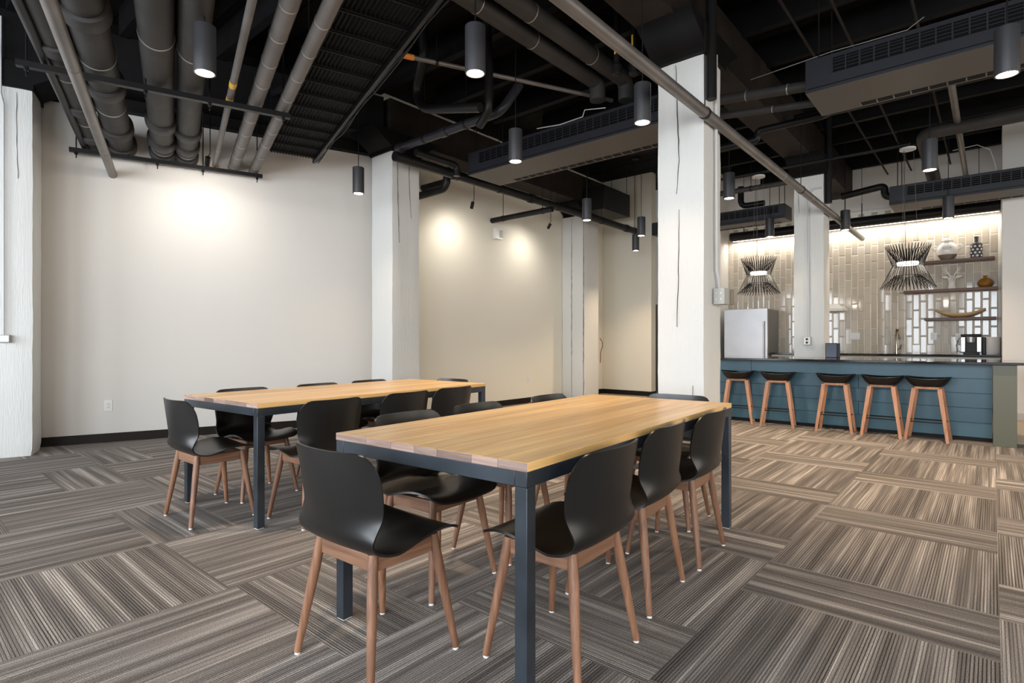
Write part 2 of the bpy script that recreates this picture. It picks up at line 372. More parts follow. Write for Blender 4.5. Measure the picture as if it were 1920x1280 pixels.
struct('floor_kitchen', MB().box(-4.36, 4.95, 8.45, 12.3, -.006, -.001), M['kfloor'])
ceil = struct('ceiling', MB().box(-10.5, 5.2, -4.7, 12.6, CEIL, CEIL+.2), M['black'])
CL = Vector(ceil.location)
def wbox(name, s0, s1, o0, o1, z0, z1, mat, kind=None, parent=None, bev=0):
    o = ob(name, MB().bx(P0, T, Nn, UP, s0, s1, o0, o1, z0, z1), mat, parent, bev)
    if kind: o['kind'] = kind
    return o
wbox('wall_left', -6.6, 3.19, -.2, 0, 0, CEIL, M['wall'], 'structure')
struct('wall_left_far', MB().box(-6.82, -6.62, 4.86, 10.8, 0, CEIL), M['farwall'])
struct('wall_end', MB().box(-6.82, -5.43, 10.8, 11.0, 0, CEIL), M['farwall'], .004)
struct('wall_corridor', MB().box(-8.0, -4.56, 12.3, 12.5, 0, CEIL), M['farwall'])
struct('wall_alcove', MB().box(-4.56, -4.36, 11.1, 12.5, 0, CEIL), M['kwall'])
wk = struct('wall_kitchen', MB().box(-4.36, .11, 12.3, 12.5, 0, CEIL), M['kwall'])
struct('wall_right_return', MB().box(.11, 4.95, 11.0, 12.5, 0, CEIL), M['kwall'])
# back wall with windows, behind the camera
mb = MB(); xs = [-10.5]
for x in WIN_X: xs += [x-1.15, x+1.15]
xs.append(5.2)
for k in range(0, len(xs), 2): mb.box(xs[k], xs[k+1], -4.7, -4.5, 0, CEIL)
mb.box(-10.5, 5.2, -4.7, -4.5, 0, .7); mb.box(-10.5, 5.2, -4.7, -4.5, 3.3, CEIL)
struct('wall_back', mb, M['wall'])
for k, x in enumerate(WIN_X):
    mb = MB()
    for q in (-1.15, -.4, .35, 1.1): mb.box(x+q, x+q+.05, -4.68, -4.6, .7, 3.3)
    for z in (.7, 1.95, 3.25): mb.box(x-1.15, x+1.15, -4.68, -4.6, z, z+.05)
    struct('window_%d' % (k+1), mb, M['winframe'])
mb = MB(); ys = [-4.7, -2.9, -.3, .9, 3.5, 4.9, 7.5, 9.0, 10.4, 12.5]
for k in range(0, len(ys), 2): mb.box(4.95, 5.15, ys[k], ys[k+1], 0, CEIL)
mb.box(4.95, 5.15, -4.7, 12.5, 0, .7); mb.box(4.95, 5.15, -4.7, 12.5, 3.3, CEIL)
struct('wall_right', mb, M['kwall'])
# baseboards
wbox('baseboard_left', -6.5, 3.15, .001, .014, 0, .10, M['base'], 'structure')
struct('baseboard_left_far', MB().box(-6.619, -6.606, 4.95, 10.79, 0, .10), M['base'])
struct('baseboard_end', MB().box(-6.6, -5.43, 10.786, 10.799, 0, .10).box(-5.429, -5.416, 10.786, 11.0, 0, .10), M['base'])
struct('baseboard_right', MB().box(.13, 4.9, 10.986, 10.999, 0, .10), M['cab'])
d = thing('door_1', None, None, (-6.0, 12.28, 0)); d['kind'] = 'structure'
ob('door_leaf', MB().box(-.45, .45, -.05, 0, 0, 2.02), M['door'], d, .004); ob('door_frame', MB().box(-.52, -.45, -.07, .01, 0, 2.1).box(.45, .52, -.07, .01, 0, 2.1).box(-.52, .52, -.07, .01, 2.03, 2.1), M['whiteplastic'], d)
ob('door_handle', MB().cyl((.36, -.05, 1), (.36, -.1, 1), .02).tube([(.36, -.1, 1), (.26, -.1, 1)], .01), M['faucet'], d)

# pillars: rough sawn timber under white paint
def pillar(name, cx, cy, sx, sy, rz, top, seed, flare=0):
    bm = bmesh.new(); nx, nz = 6, 46; V = {}
    def pt(side, i, k):
        u = -1+2*i/nx; z = top*k/nz
        x, y = [(u, -1), (1, u), (-u, 1), (-1, -u)][side]
        cor = .03 if abs(abs(u)-1) < 1e-6 else 0
        x *= sx/2*(1-cor); y *= sy/2*(1-cor)
        nv = noise.noise_vector(Vector((x*5+seed, y*5, z*2.2)))*.006+noise.noise_vector(Vector((x*25+seed, y*25, z*9)))*.003
        if z < .1: 
            q = 1-(1-z/.1)**2*.05; x *= q; y *= q
        return (x+nv.x, y+nv.y, z)
    verts = []
    for k in range(nz+1):
        row = []
        for side in range(4):
            for i in range(nx): row.append(bm.verts.new(pt(side, i, k)))
        verts.append(row)
    L_ = 4*nx
    for k in range(nz):
        for j in range(L_): bm.faces.new((verts[k][j], verts[k][(j+1)%L_], verts[k+1][(j+1)%L_], verts[k+1][j]))
    bm.faces.new(verts[-1]); bm.faces.new(list(reversed(verts[0])))
    me = bpy.data.meshes.new(name); bm.to_mesh(me); bm.free(); me.materials.append(M['pillar'])
    for p in me.polygons: p.use_smooth = True
    me.set_sharp_from_angle(angle=math.radians(40))
    o = bpy.data.objects.new(name, me); C.objects.link(o); o.location = (cx, cy, 0); o.rotation_euler = (0,0,rz); o['kind'] = 'structure'
    return o
PT = 3.64
c0 = W(-.595-.24, .34, 0)
pillar('pillar', c0.x, c0.y, .44, .48, -A18, PT, 1)
pillar('pillar', -2.12, 4.97, .44, .40, 0, PT, 7)
pillar('pillar', -6.18, 4.75, .46, .46, 0, PT, 13)
pillar('pillar', -2.11, 9.53, .42, .40, 0, PT, 21)
pillar('pillar', -6.35, 9.52, .54, .54, 0, PT, 33)
def crack(name, pil, pts, nrm, side, wd=.006):
    """a drying check: a dark ragged sliver following the face of a pillar"""
    mb = MB(); rr = random.Random(len(pts)*7+int(wd*1e4)); P_ = []
    for k in range(len(pts)-1):
        a, c = Vector(pts[k]), Vector(pts[k+1]); n_ = max(2, int((a-c).length/.06))
        for j in range(n_+(k == len(pts)-2)): P_.append(a.lerp(c, j/n_))
    nrm = Vector(nrm); side = Vector(side)
    for j, p in enumerate(P_):
        w_ = wd*.6*(.25+.75*math.sin(PI*j/(len(P_)-1)))*rr.uniform(.45, 1.1); p = p+side*rr.uniform(-.003, .003)
        for q in (p-side*w_-nrm*.01, p+side*w_-nrm*.01, p+side*w_*.8+nrm*.0075, p-side*w_*.8+nrm*.0075): mb.v.append(tuple(q))
    for j in range(len(P_)-1):
        i = 4*j
        for a, b_ in ((0,1),(1,2),(2,3),(3,0)): mb.f.append((i+a, i+b_, i+4+b_, i+4+a))
    o = bpy.data.objects.new('crack', mb.mesh('crack', M['crack'], False)); C.objects.link(o); o.parent = pil; o.matrix_parent_inverse = (Matrix.Translation(pil.location) @ pil.rotation_euler.to_matrix().to_4x4()).inverted()
    return o
PIL = [q for q in bpy.data.objects if q.name.startswith('pillar') and q.type == 'MESH']
def near_pil(x, y): return min(PIL, key=lambda q: (q.location.x-x)**2+(q.location.y-y)**2)
p1 = near_pil(-2.12, 4.97)
crack('crack', p1, [(-2.156, 4.768, 3.62), (-2.146, 4.768, 3.24), (-2.126, 4.768, 2.76), (-2.15, 4.768, 2.46)], (0,-1,0), (1,0,0), .005)
crack('crack', p1, [(-2.126, 4.768, 2.32), (-2.13, 4.768, 1.9), (-2.146, 4.768, 1.27)], (0,-1,0), (1,0,0), .004)
crack('crack', p1, [(-2.0, 4.768, .75), (-2.01, 4.768, .35)], (0,-1,0), (1,0,0), .002)
p2 = near_pil(-6.18, 4.75)
crack('crack', p2, [(-5.952, 4.60, 3.6), (-5.952, 4.61, 3.0), (-5.952, 4.63, 2.45)], (1,0,0), (0,1,0), .006)
crack('crack', p2, [(-5.952, 4.79, 3.6), (-5.952, 4.80, 3.2), (-5.952, 4.83, 2.8)], (1,0,0), (0,1,0), .005)
p0_ = near_pil(c0.x, c0.y)
crack('crack', p0_, [W(-.722, .558, 3.6), W(-.72, .558, 3.2), W(-.71, .558, 2.75)], Nn, T, .005)
p4 = near_pil(-2.11, 9.53)
crack('crack', p4, [(-2.25, 9.332, 3.4), (-2.24, 9.332, 3.1)], (0,-1,0), (1,0,0), .004)
p3 = near_pil(-6.35, 9.52)
crack('crack', p3, [(-6.38, 9.254, 3.6), (-6.38, 9.254, 1.8), (-6.38, 9.254, .02)], (0,-1,0), (1,0,0), .014)
crack('crack', p3, [(-6.10, 9.254, 3.6), (-6.10, 9.254, 1.8), (-6.10, 9.254, .02)], (0,-1,0), (1,0,0), .012)
def cap(name, cx, cy, rz, sx=.5, sy=.5):
    """flared steel cap on a pillar head"""
    mb = MB(); a, b_ = sx/2, sy/2; i = 0
    mb.box(-a, a, -b_, b_, 0, .05)
    mb.v += [(-a,-b_,.05),(a,-b_,.05),(a,b_,.05),(-a,b_,.05),(-a,-b_-.3,.24),(a,-b_-.3,.24),(a,b_+.3,.24),(-a,b_+.3,.24)]
    mb.f += [tuple(8+k for k in q) for q in ((3,2,1,0),(4,5,6,7),(0,1,5,4),(1,2,6,5),(2,3,7,6),(3,0,4,7))]
    mb.box(-a, a, -b_-.3, b_+.3, .24, .26)
    for s in (-.28, 0, .28): mb.box(s-.012, s+.012, -b_-.28, b_+.28, .0, .25) if False else None
    o = ob(name, mb, M['black'], None, .004); o.location = (cx, cy, PT+.002); o.rotation_euler = (0,0,rz); o['kind'] = 'structure'; return o
for cx, cy, rz in ((c0.x, c0.y, -A18), (-2.12, 4.97, 0), (-6.18, 4.75, 0), (-2.11, 9.53, 0), (-6.35, 9.52, 0)): cap('pillar_cap', cx, cy, rz)

# ceiling timbers, children of the ceiling
def cpart(name, mb, mat, bev=.004):
    o = ob(name, mb, mat, None, bev); o.parent = ceil; o.location = Vector(o.location)-CL; return o
for x0, x1 in ((-2.38, -2.02), (-6.5, -6.1), (1.9, 2.25)): cpart('girder', MB().box(x0, x1, -4.4 if x0 > -6 else 4.6, 10.75 if x0 < -6 else 12.28, 3.89, 4.4), M['girder'])
cpart('girder', MB().bx(P0, T, Nn, UP, -6.2, 3.0, .12, .56, 3.89, 4.4), M['black'])
for k in range(20):
    y = -4.2+k*.86
    if y > 12.2: break
    x0 = -6.1 if y > 4.6 else (-7.25-(4-y)*-.0 if y > 2 else -7.0)
    wl = P0.x+(y-P0.y)*math.tan(A18)+.6
    x0 = max(wl, -6.1) if y > 4 else wl
    cpart('joist', MB().box(x0, 4.9, y-.045, y+.045, 4.38, 4.68), M['black'])
dm = MB().box(-4.1, 4.1, -.118, .118, 0, .03).mesh('deck_board', M['deck'], False)
for k in range(66):
    y = -4.3+k*.25
    if y > 12.2: break
    for xx in (-4.0, 4.2-3.3):
        o = bpy.data.objects.new('deck_board', dm); C.objects.link(o); o.parent = ceil; o.location = Vector((xx, y, CEIL-.045+.008*rnd.random()))-CL
        o.scale = (.98 if xx < 0 else .97, 1, 1)
        if xx < 0: o.location.x = -5.5-CL.x
        else: o.location.x = .9-CL.x+ (0)
# dark header over the left wall and band over the kitchen
wbox('trim_1', -3.5, 3.0, .005, .12, 3.76, CEIL, M['black'], 'structure')

# ---------------------------------------------------------------- wall tiles
tm = MB(); TW, TH = .0992, .3018
def tile_mesh():
    a, h = TW/2, TH/2; mb = MB()
    L3 = [(a, h, 0), (a, h, -.006), (a-.013, h-.013, -.0105)]
    for x, z, y in L3: mb.v += [(-x, y, -z), (x, y, -z), (x, y, z), (-x, y, z)]
    for k in range(2):
        for j in range(4): mb.f.append((4*k+j, 4*k+(j+1)%4, 4*k+4+(j+1)%4, 4*k+4+j))
    mb.f.append((8, 9, 10, 11)); return mb
tmesh = tile_mesh().mesh('wall_tile', M['tile'], False)
PX, PZ = .1055, .3085; WK = Vector(wk.location); half = MB(); cnt = 0
# grout bed behind the tiles
o = ob('grout_bed', MB().box(-4.35, .10, 12.294, 12.2995, .93, 3.6), M['grout']); o.parent = wk; o.location = Vector(o.location)-WK
for i in range(42):
    x = -4.36+.053+i*PX; zo = .935+PZ/2-(PZ/2 if i % 2 else 0)
    for j in range(9):
        z = zo+j*PZ
        if z+TH/2 > 3.62: continue
        hid = (-4.25 < x < -3.42 and z < 1.75) or (-2.97 < x < -2.5) or z-TH/2 < .93 or (x < -4.2 and z < 1.6)
        if hid:
            if z-TH/2 < .93: half.box(x-TW/2, x+TW/2, 12.291, 12.3, .936, z+TH/2)
            else: half.box(x-TW/2, x+TW/2, 12.291, 12.3, z-TH/2, z+TH/2)
            continue
        o = bpy.data.objects.new('wall_tile', tmesh); C.objects.link(o); o.parent = wk; cnt += 1
        o.location = Vector((x, 12.3, z))-WK; o.rotation_euler = (rnd.uniform(-.006, .006), 0, rnd.uniform(-.006, .006))
o = ob('cut_wall_tiles', half, M['tile']); o.parent = wk; o.location = Vector(o.location)-WK; o['kind'] = 'stuff'
print('tiles', cnt, 'planks', len(first), len(rest))

# ---------------------------------------------------------------- tables
def table(name, label, cx, cy, rz, Wd, L_, bounds):
    t = thing(name, label, 'table', (cx, cy, 0), rz, 'long plank dining tables')
    a, b_ = Wd/2, L_/2; xs = [-a]+[(-a+Wd*q) for q in bounds]+[a]
    for k in range(len(xs)-1):
        bd = ob('top_board', MB().box(xs[k]+.0002, xs[k+1]-.0002, -b_+.001, b_-.001, .732, .76), M['top'], t, .0018)
        for s in (-1, 1):
            ob('end_grain', MB().box(xs[k]+.0006, xs[k+1]-.0006, *sorted((s*b_, s*(b_-.0016))), .7325, .7592), M['endgrain'], bd)
    for sx in (-1, 1):
        for sy in (-1, 1):
            x, y = sx*(a-.0245), sy*(b_-.0245)
            lg = ob('leg', MB().box(x-.0235, x+.0235, y-.0235, y+.0235, .004, .683), M['tablesteel'], t, .002)
            ob('foot_pad', MB().box(x-.02, x+.02, y-.02, y+.02, 0, .004), M['glide'], lg)
    for s in (-1, 1):
        ob('long_rail', MB().box(*sorted((s*(a-.001), s*(a-.048))), -b_+.001, b_-.001, .683, .732), M['tablesteel'], t, .002)
        ob('end_rail', MB().box(-a+.048, a-.048, *sorted((s*(b_-.001), s*(b_-.048))), .683, .732), M['tablesteel'], t, .002)
    return t
RA, RB = math.radians(3.5), math.radians(3.9)
table('dining_table', 'plank-topped dark steel table nearer the camera, in front of the white pillar', -1.628, 2.371, RA, .965, 2.15, [.2, .35, .48, .60, .765, .88])
table('dining_table', 'plank-topped dark steel table nearer the pale left wall', -3.925, 2.598, RB, .985, 2.16, [.17, .31, .44, .60, .74, .87])

# ---------------------------------------------------------------- chair
PR = [(.238, .430, .207), (.20, .440, .216), (.15, .442, .223), (.08, .438, .229), (.0, .431, .230), (-.08, .428, .226), (-.14, .4305, .219), (-.186, .447, .214), (-.213, .482, .215), (-.222, .53, .221), (-.231, .585, .230), (-.238, .64, .234), (-.245, .70, .233), (-.252, .776, .229)]
def cr(P, t):
    n = len(P)-1; x = min(max(t, 0), 1)*n; i = min(int(x), n-1); f = x-i
    g = lambda k: P[min(max(k, 0), n)]
    out = []
    for c in range(len(P[0])):
        a, b_, c_, d_ = g(i-1)[c], g(i)[c], g(i+1)[c], g(i+2)[c]
        out.append(.5*((2*b_)+(-a+c_)*f+(2*a-5*b_+4*c_-d_)*f*f+(-a+3*b_-3*c_+d_)*f**3))
    return out
def shell_mesh():
    bm = bmesh.new(); nu, nt_ = 22, 40; rows = []
    for j in range(nt_+1):
        row = []
        for i in range(nu+1):
            u = -math.cos(PI*i/nu)
            def trim(hw, r):
                e = abs(u)*hw-(hw-r)
                return 0 if e <= 0 else r*(1-math.sqrt(max(0, 1-(e/r)**2)))
            t0 = trim(.205, .07)/.85; t1 = 1-trim(.23, .075)/.85
            t = t0+(t1-t0)*j/nt_
            y, z, hw = cr(PR, t)
            back = min(max((z-.455)/.12, 0), 1)
            back = back*back*(3-2*back)*(1 if y < 0 else 0)
            au = abs(u)**2.2
            fz = min(max((y+.1)/.33, 0), 1)
            z += (1-back)*au*(.014*fz+.024*math.sin(PI*fz)-.012*fz*fz)-(1-back)*(.010*fz**3)*(1-au)
            y += back*au*(.052+.022*math.sin(PI*min(1, max(0, (z-.46)/.33))))+(1-back)*au*.02*(1-fz)
            if y > .12: y -= 0.012*au
            row.append(bm.verts.new((u*hw, y, z)))
        rows.append(row)
    for j in range(nt_):
        for i in range(nu):
            bm.faces.new((rows[j][i], rows[j][i+1], rows[j+1][i+1], rows[j+1][i]))
    bmesh.ops.remove_doubles(bm, verts=bm.verts, dist=1e-5)
    bmesh.ops.recalc_face_normals(bm, faces=bm.faces)
    bmesh.ops.solidify(bm, geom=bm.faces[:], thickness=.0085)
    me = bpy.data.meshes.new('shell'); bm.to_mesh(me); bm.free(); me.materials.append(M['shell'])
    for p in me.polygons: p.use_smooth = True
    me.set_sharp_from_angle(angle=math.radians(50))
    return me
SH = shell_mesh()
chair = thing('dining_chair', '', 'chair', (0,0,0), 0, 'black shell dining chairs around the two tables')
o = bpy.data.objects.new('shell', SH); C.objects.link(o); o.parent = chair
for sx in (-1, 1):
    for sy in (-1, 1):
        tx, ty = sx*.150, sy*.135-.002; fx, fy = sx*.213, sy*.192-.004
        mid = (tx+(fx-tx)*.25, ty+(fy-ty)*.25, .315)
        lg = ob('leg', MB().tube([(tx, ty, .428), mid, (fx, fy, .009)], [.0165, .0185, .0125], 14), M['walnut'], chair)
        ob('glide', MB().cyl((fx, fy, 0), (fx-(fx-tx)*.02, fy-(fy-ty)*.02, .009), .0105, n=12), M['glide'], lg)
for sy in (-1, 1): ob('end_apron', MB().box(-.138, .138, sy*.133-.002-.010, sy*.133-.002+.010, .370, .425), M['walnut_x'], chair, .003)
for sx in (-1, 1): ob('side_apron', MB().box(sx*.149-.010, sx*.149+.010, -.124, .120, .370, .425), M['walnut_y'], chair, .003)
CH = [  # x, y, heading of the front, label
 (-1.71, 1.235, 2, 'black shell chair at the camera end of the nearer table, its back to the camera'),
 (-1.205, 1.685, 93, 'black shell chair beside the foremost steel leg of the nearer table'),
 (-1.285, 2.30, 96, 'middle of the three black chairs on the kitchen side of the nearer table'),
 (-1.315, 2.90, 95, 'black shell chair on the kitchen side of the nearer table, next to its far leg'),
 (-2.03, 1.80, -87, 'black shell chair between the tables, its glossy seat showing under the nearer tabletop'),
 (-2.06, 2.34, -86, 'second black chair on the wall side of the nearer table'),
 (-2.06, 3.02, -86, 'third and farthest black chair on the wall side of the nearer table'),
 (-1.60, 3.39, 184, 'black shell chair at the far end of the nearer table'),
 (-3.885, 1.49, 0, 'black shell chair at the near end of the table by the left wall'),
 (-3.355, 1.93, 94, 'black shell chair on the aisle side of the wall table, beside its steel corner leg'),
 (-3.40, 2.55, 96, 'middle black chair on the aisle side of the table by the wall'),
 (-3.47, 3.08, 96, 'far black chair on the aisle side of the table by the wall'),
 (-4.20, 1.94, -86, 'black shell chair on the wall side, its seat seen beneath the wall table'),
 (-4.21, 2.58, -86, 'second black chair on the wall side, a thin arc above the wall tabletop'),
 (-4.26, 3.14, -86, 'third black chair on the wall side, a small arc before the corner pillar'),
 (-3.98, 3.55, 184, 'black shell chair at the far end of the table by the wall, a bluish arc'),
]
for k, (x, y, a, lab) in enumerate(CH):
    if k == 0:
        chair.location = (x, y, 0); chair.rotation_euler = (0,0,math.radians(a)); chair['label'] = lab
    else: copy_tree(chair, (x, y, 0), math.radians(a), lab)

# ---------------------------------------------------------------- bar stools
stool = thing('bar_stool', '', 'stool', (0,0,0), 0, 'bar stools along the teal island')
def seat_mesh():
    bm = bmesh.new(); n, m_ = 40, 9; rings = []
    def prof(r, t, top):
        rim = .722+.012*math.cos(2*t)
        lo = .604 if not top else .672
        z = lo+(rim-lo)*r**(4.0 if not top else 2.6)
        if top and r > .97: z = rim+.006
        return z
    for top in (False, True):
        for j in range(m_+1):
            r = (j/m_); r = math.sin(r*PI/2) if j else 0
            rings.append([(top, r, k) for k in range(n)])
    V = []
    for ring in rings:
        row = []
        for top, r, k in ring:
            t = 2*PI*k/n; q = (abs(math.cos(t))**2.6+abs(math.sin(t))**2.6)**(-1/2.6)
            rr = r*q
            row.append(bm.verts.new((rr*math.cos(t)*.220*(1 if not top else .985), rr*math.sin(t)*.192*(1 if not top else .985)+.008, prof(r, t, top))))
        V.append(row)
    for base in (0, m_+1):
        for j in range(m_):
            for k in range(n): bm.faces.new((V[base+j][k], V[base+j][(k+1)%n], V[base+j+1][(k+1)%n], V[base+j+1][k]))
    for k in range(n): bm.faces.new((V[m_][k], V[m_][(k+1)%n], V[-1][(k+1)%n], V[-1][k]))
    bmesh.ops.remove_doubles(bm, verts=bm.verts, dist=1e-4); bmesh.ops.recalc_face_normals(bm, faces=bm.faces)
    me = bpy.data.meshes.new('seat'); bm.to_mesh(me); bm.free(); me.materials.append(M['shell'])
    for p in me.polygons: p.use_smooth = True
    return me
o = bpy.data.objects.new('seat', seat_mesh()); C.objects.link(o); o.parent = stool
ob('seat_frame', MB().box(-.115, .115, -.11, .11, .593, .622), M['stoolwood'], stool, .004)
for sx in (-1, 1):
    for sy in (-1, 1):
        mb = MB(); tp = Vector((sx*.118, sy*.108, .607)); ft = Vector((sx*.197, sy*.17, 0))
        for p, hx, hy in ((ft, .0165, .0125), (tp, .023, .0145)): mb.v += [(p.x-hx, p.y-hy, p.z), (p.x+hx, p.y-hy, p.z), (p.x+hx, p.y+hy, p.z), (p.x-hx, p.y+hy, p.z)]
        mb.f += [(3,2,1,0),(4,5,6,7),(0,1,5,4),(1,2,6,5),(2,3,7,6),(3,0,4,7)]
        ob('leg', mb, M['stoolwood'], stool, .003)
fr = .22; q = lambda sx, sy: (sx*(.197-.079*fr/.607), sy*(.17-.062*fr/.607), fr)
pts = [q(-1,-1), q(1,-1), q(1,1), q(-1,1)]
mb = MB()
for k in range(4): mb.cyl(pts[k], pts[(k+1)%4], .006, n=8)
ob('footrest', mb, M['blackmetal'], stool)
ST = [(-.570, 8.075, -2, 'black-seated wooden bar stool at the right end of the row, by the olive end panel'),
      (-1.015, 8.075, 1, 'black-seated wooden bar stool touching the rightmost stool'),
      (-1.515, 8.08, 3, 'middle black-seated wooden bar stool of the five at the teal island'),
      (-2.205, 8.09, 10, 'second black-seated bar stool from the big white pillar'),
      (-2.745, 8.12, 13, 'black-seated wooden bar stool closest to the big white pillar')]
for k, (x, y, a, lab) in enumerate(ST):
    if k == 0: stool.location = (x, y, 0); stool.rotation_euler = (0,0,math.radians(a)); stool['label'] = lab
    else: copy_tree(stool, (x, y, 0), math.radians(a), lab)

# ---------------------------------------------------------------- island and kitchen
isl = thing('kitchen_island', 'long teal board-clad kitchen island behind the bar stools', 'island', (-1.6, 8.6, 0))
IX0, IX1 = -3.35, 0.0
ob('carcass', MB().box(IX0+1.6, IX1+1.6, -.28, .68, .05, .885), M['teal'], isl)
ob('toe_kick', MB().box(IX0+1.6, IX1+1.6, -.25, .6, 0, .05), M['base'], isl)
bh = (.885-.045)/5
for k in range(5):
    z0 = .045+k*bh; mb = MB()
    for xa, xb in ((IX0, -2.62), (-2.618, IX1)) if k % 2 == 0 else ((IX0, -1.3), (-1.298, IX1)):
        ob('board', MB().box(xa+1.6, xb+1.6-.001, -.30, -.281, z0+.002, z0+bh-.002), M['teal'], isl, .002)
ob('end_panel', MB().box(1.602, 1.80, -.55, .70, 0, .885), M['olive'], isl, .003)
tagp(ob('countertop', MB().box(IX0-.05, .62, 8.0, 9.322, .886, .915), M['counter'], None, .003), 'glossy black worktop lying on the teal island', 'worktop')
bc = thing('base_cabinet', 'pale base cabinets under the back kitchen worktop', 'cabinet', (-1.6, 11.95, 0))
ob('cabinet_body', MB().box(-1.7, 1.70, -.28, .345, .1, .895), M['cab'], bc)
for k in range(6): ob('door', MB().box(-1.69+k*.565, -1.135+k*.565, -.30, -.282, .12, .88), M['cab'], bc, .003)
tagp(ob('countertop', MB().box(-3.3, .10, 11.62, 12.29, .896, .935), M['counter'], None, .003), 'black stone worktop along the tiled kitchen wall', 'worktop')
# fridge
fr = thing('refrigerator', 'stainless steel refrigerator left of the kitchen pillar', 'refrigerator', (-3.745, 11.9, 0))
ob('body', MB().box(-.41, .41, -.34, .36, .02, 1.79), M['steelside'], fr, .004)
ob('fridge_door', MB().box(-.42, .42, -.40, -.345, .62, 1.80), M['steel'], fr, .006)
ob('freezer_drawer', MB().box(-.42, .42, -.40, -.345, .06, .61), M['steel'], fr, .006)
ob('handle', MB().cyl((.36, -.445, .75), (.36, -.445, 1.55), .012).cyl((.36, -.445, .80), (.36, -.40, .80), .008).cyl((.36, -.445, 1.5), (.36, -.40, 1.5), .008), M['steel'], fr)
# range hood
mb = MB(); mb.box(-2.84, -2.1, 11.85, 12.29, 1.72, 1.765)
mb.v += [(-2.84,11.85,1.765),(-2.1,11.85,1.765),(-2.1,12.29,1.765),(-2.84,12.29,1.765),(-2.7,12.1,1.87),(-2.24,12.1,1.87),(-2.24,12.29,1.87),(-2.7,12.29,1.87)]
mb.f += [tuple(8+k for k in q) for q in ((3,2,1,0),(4,5,6,7),(0,1,5,4),(1,2,6,5),(2,3,7,6),(3,0,4,7))]
tagp(ob('range_hood', mb, M['whiteplastic'], None, .003), 'white range hood peeping out behind the kitchen pillar', 'range hood')
# shelves
for z, xa, xb, lab in ((2.54, -.92, .03, 'top dark wooden wall shelf, holding the two-handled vase'), (2.045, -1.2, .065, 'middle and longest dark wooden wall shelf, holding the stag head'), (1.555, -.9, .05, 'lowest dark wooden wall shelf, holding the dough bowl')):
    tagp(ob('wall_shelf', MB().box(xa, xb, 12.02, 12.289, z-.045, z), M['shelf'], None, .003), lab, 'shelf', 'floating wooden shelves on the tiles')
def at(name, label, cat, loc, mb, mat, bev=0):
    t = thing(name, label, cat, loc); return t
v = thing('vase', 'white two-handled ceramic vase with a dark glazed foot on the top shelf', 'vase', (-.59, 12.14, 2.54))
ob('body', MB().lathe([(.001, .0), (.075, .0), (.10, .03), (.137, .09)], n=28), M['brownglaze'], v)
ob('upper_body', MB().lathe([(.137, .09), (.152, .15), (.148, .20), (.12, .26), (.082, .295), (.07, .31), (.088, .33), (.085, .335), (.06, .31)], n=28), M['ceramic'], v)
for s in (-1, 1): ob('handle', MB().tube([(s*.14, 0, .17), (s*.185, 0, .185), (s*.205, 0, .225), (s*.175, 0, .255), (s*.13, 0, .24)], .011, 8), M['ceramic'], v)
for a in (-1.9, -1.2): ob('painted_leaf', MB().lathe([(.0005, -.004), (.018, 0), (.0005, .004)], (math.cos(a)*.148, math.sin(a)*.148, .2), 8), M['ceramicdark'], v)
b_ = thing('bottle', 'charcoal bottle with white dots on the top shelf', 'bottle', (-.205, 12.14, 2.54))
ob('body', MB().lathe([(.08, 0), (.084, .01), (.084, .215), (.07, .245), (.03, .262), (.026, .275), (.026, .34), (.03, .345), (.03, .36), (.02, .36)], n=26), M['ceramicdark'], b_)
for j in range(4):
    for k in range(9):
        a = 2*PI*(k+.5*(j % 2))/9; c = (math.cos(a)*.0845, math.sin(a)*.0845, .035+j*.052); nrm = Vector((math.cos(a), math.sin(a), 0))
        ob('dot', MB().cyl(c, Vector(c)+nrm*.002, .017, n=10), M['ceramic'], b_)
s_ = thing('stag_head', 'white ceramic stag head ornament with antlers on the middle shelf', 'ornament', (-.525, 12.12, 2.045))
ob('head', MB().lathe([(.058, 0), (.05, .06), (.045, .10), (.052, .135), (.056, .165), (.045, .20), (.02, .225), (.001, .23)], n=20, sy=.8).tube([(0, -.02, .165), (0, -.07, .14), (0, -.10, .115)], [.045, .034, .022], 12), M['ceramic'], s_)
for s in (-1, 1):
    ob('ear', MB().tube([(s*.04, 0, .185), (s*.075, 0, .20), (s*.115, 0, .21), (s*.14, 0, .215)], [.008, .024, .02, .003], 10), M['ceramic'], s_)
    mb = MB().tube([(s*.02, 0, .21), (s*.045, 0, .26), (s*.075, 0, .31), (s*.075, 0, .36), (s*.06, 0, .39)], [.011, .01, .009, .007, .003], 8)
    mb.tube([(s*.06, 0, .285), (s*.095, 0, .315), (s*.13, 0, .35)], [.008, .007, .003], 8).tube([(s*.05, 0, .265), (s*.09, 0, .275), (s*.125, 0, .295)], [.008, .006, .003], 8).tube([(s*.08, 0, .33), (s*.105, 0, .36), (s*.105, 0, .385)], [.007, .005, .003], 8)
    ob('antler', mb, M['ceramic'], s_)
g = thing('glass_vase', 'round amber glass bud vase on the middle shelf', 'vase', (-.09, 12.14, 2.045))
ob('body', MB().lathe([(.05, 0), (.09, .025), (.11, .07), (.10, .11), (.06, .145), (.03, .16), (.026, .175), (.035, .195), (.028, .197), (.02, .175), (.05, .14), (.095, .09), (.10, .06), (.05, .012), (.001, .012)], n=28), M['amber'], g)
db = thing('dough_bowl', 'long carved pale wood dough bowl on the lowest shelf', 'bowl', (-.42, 12.14, 1.555))
mb = MB(); R_, Cc = 26, 12
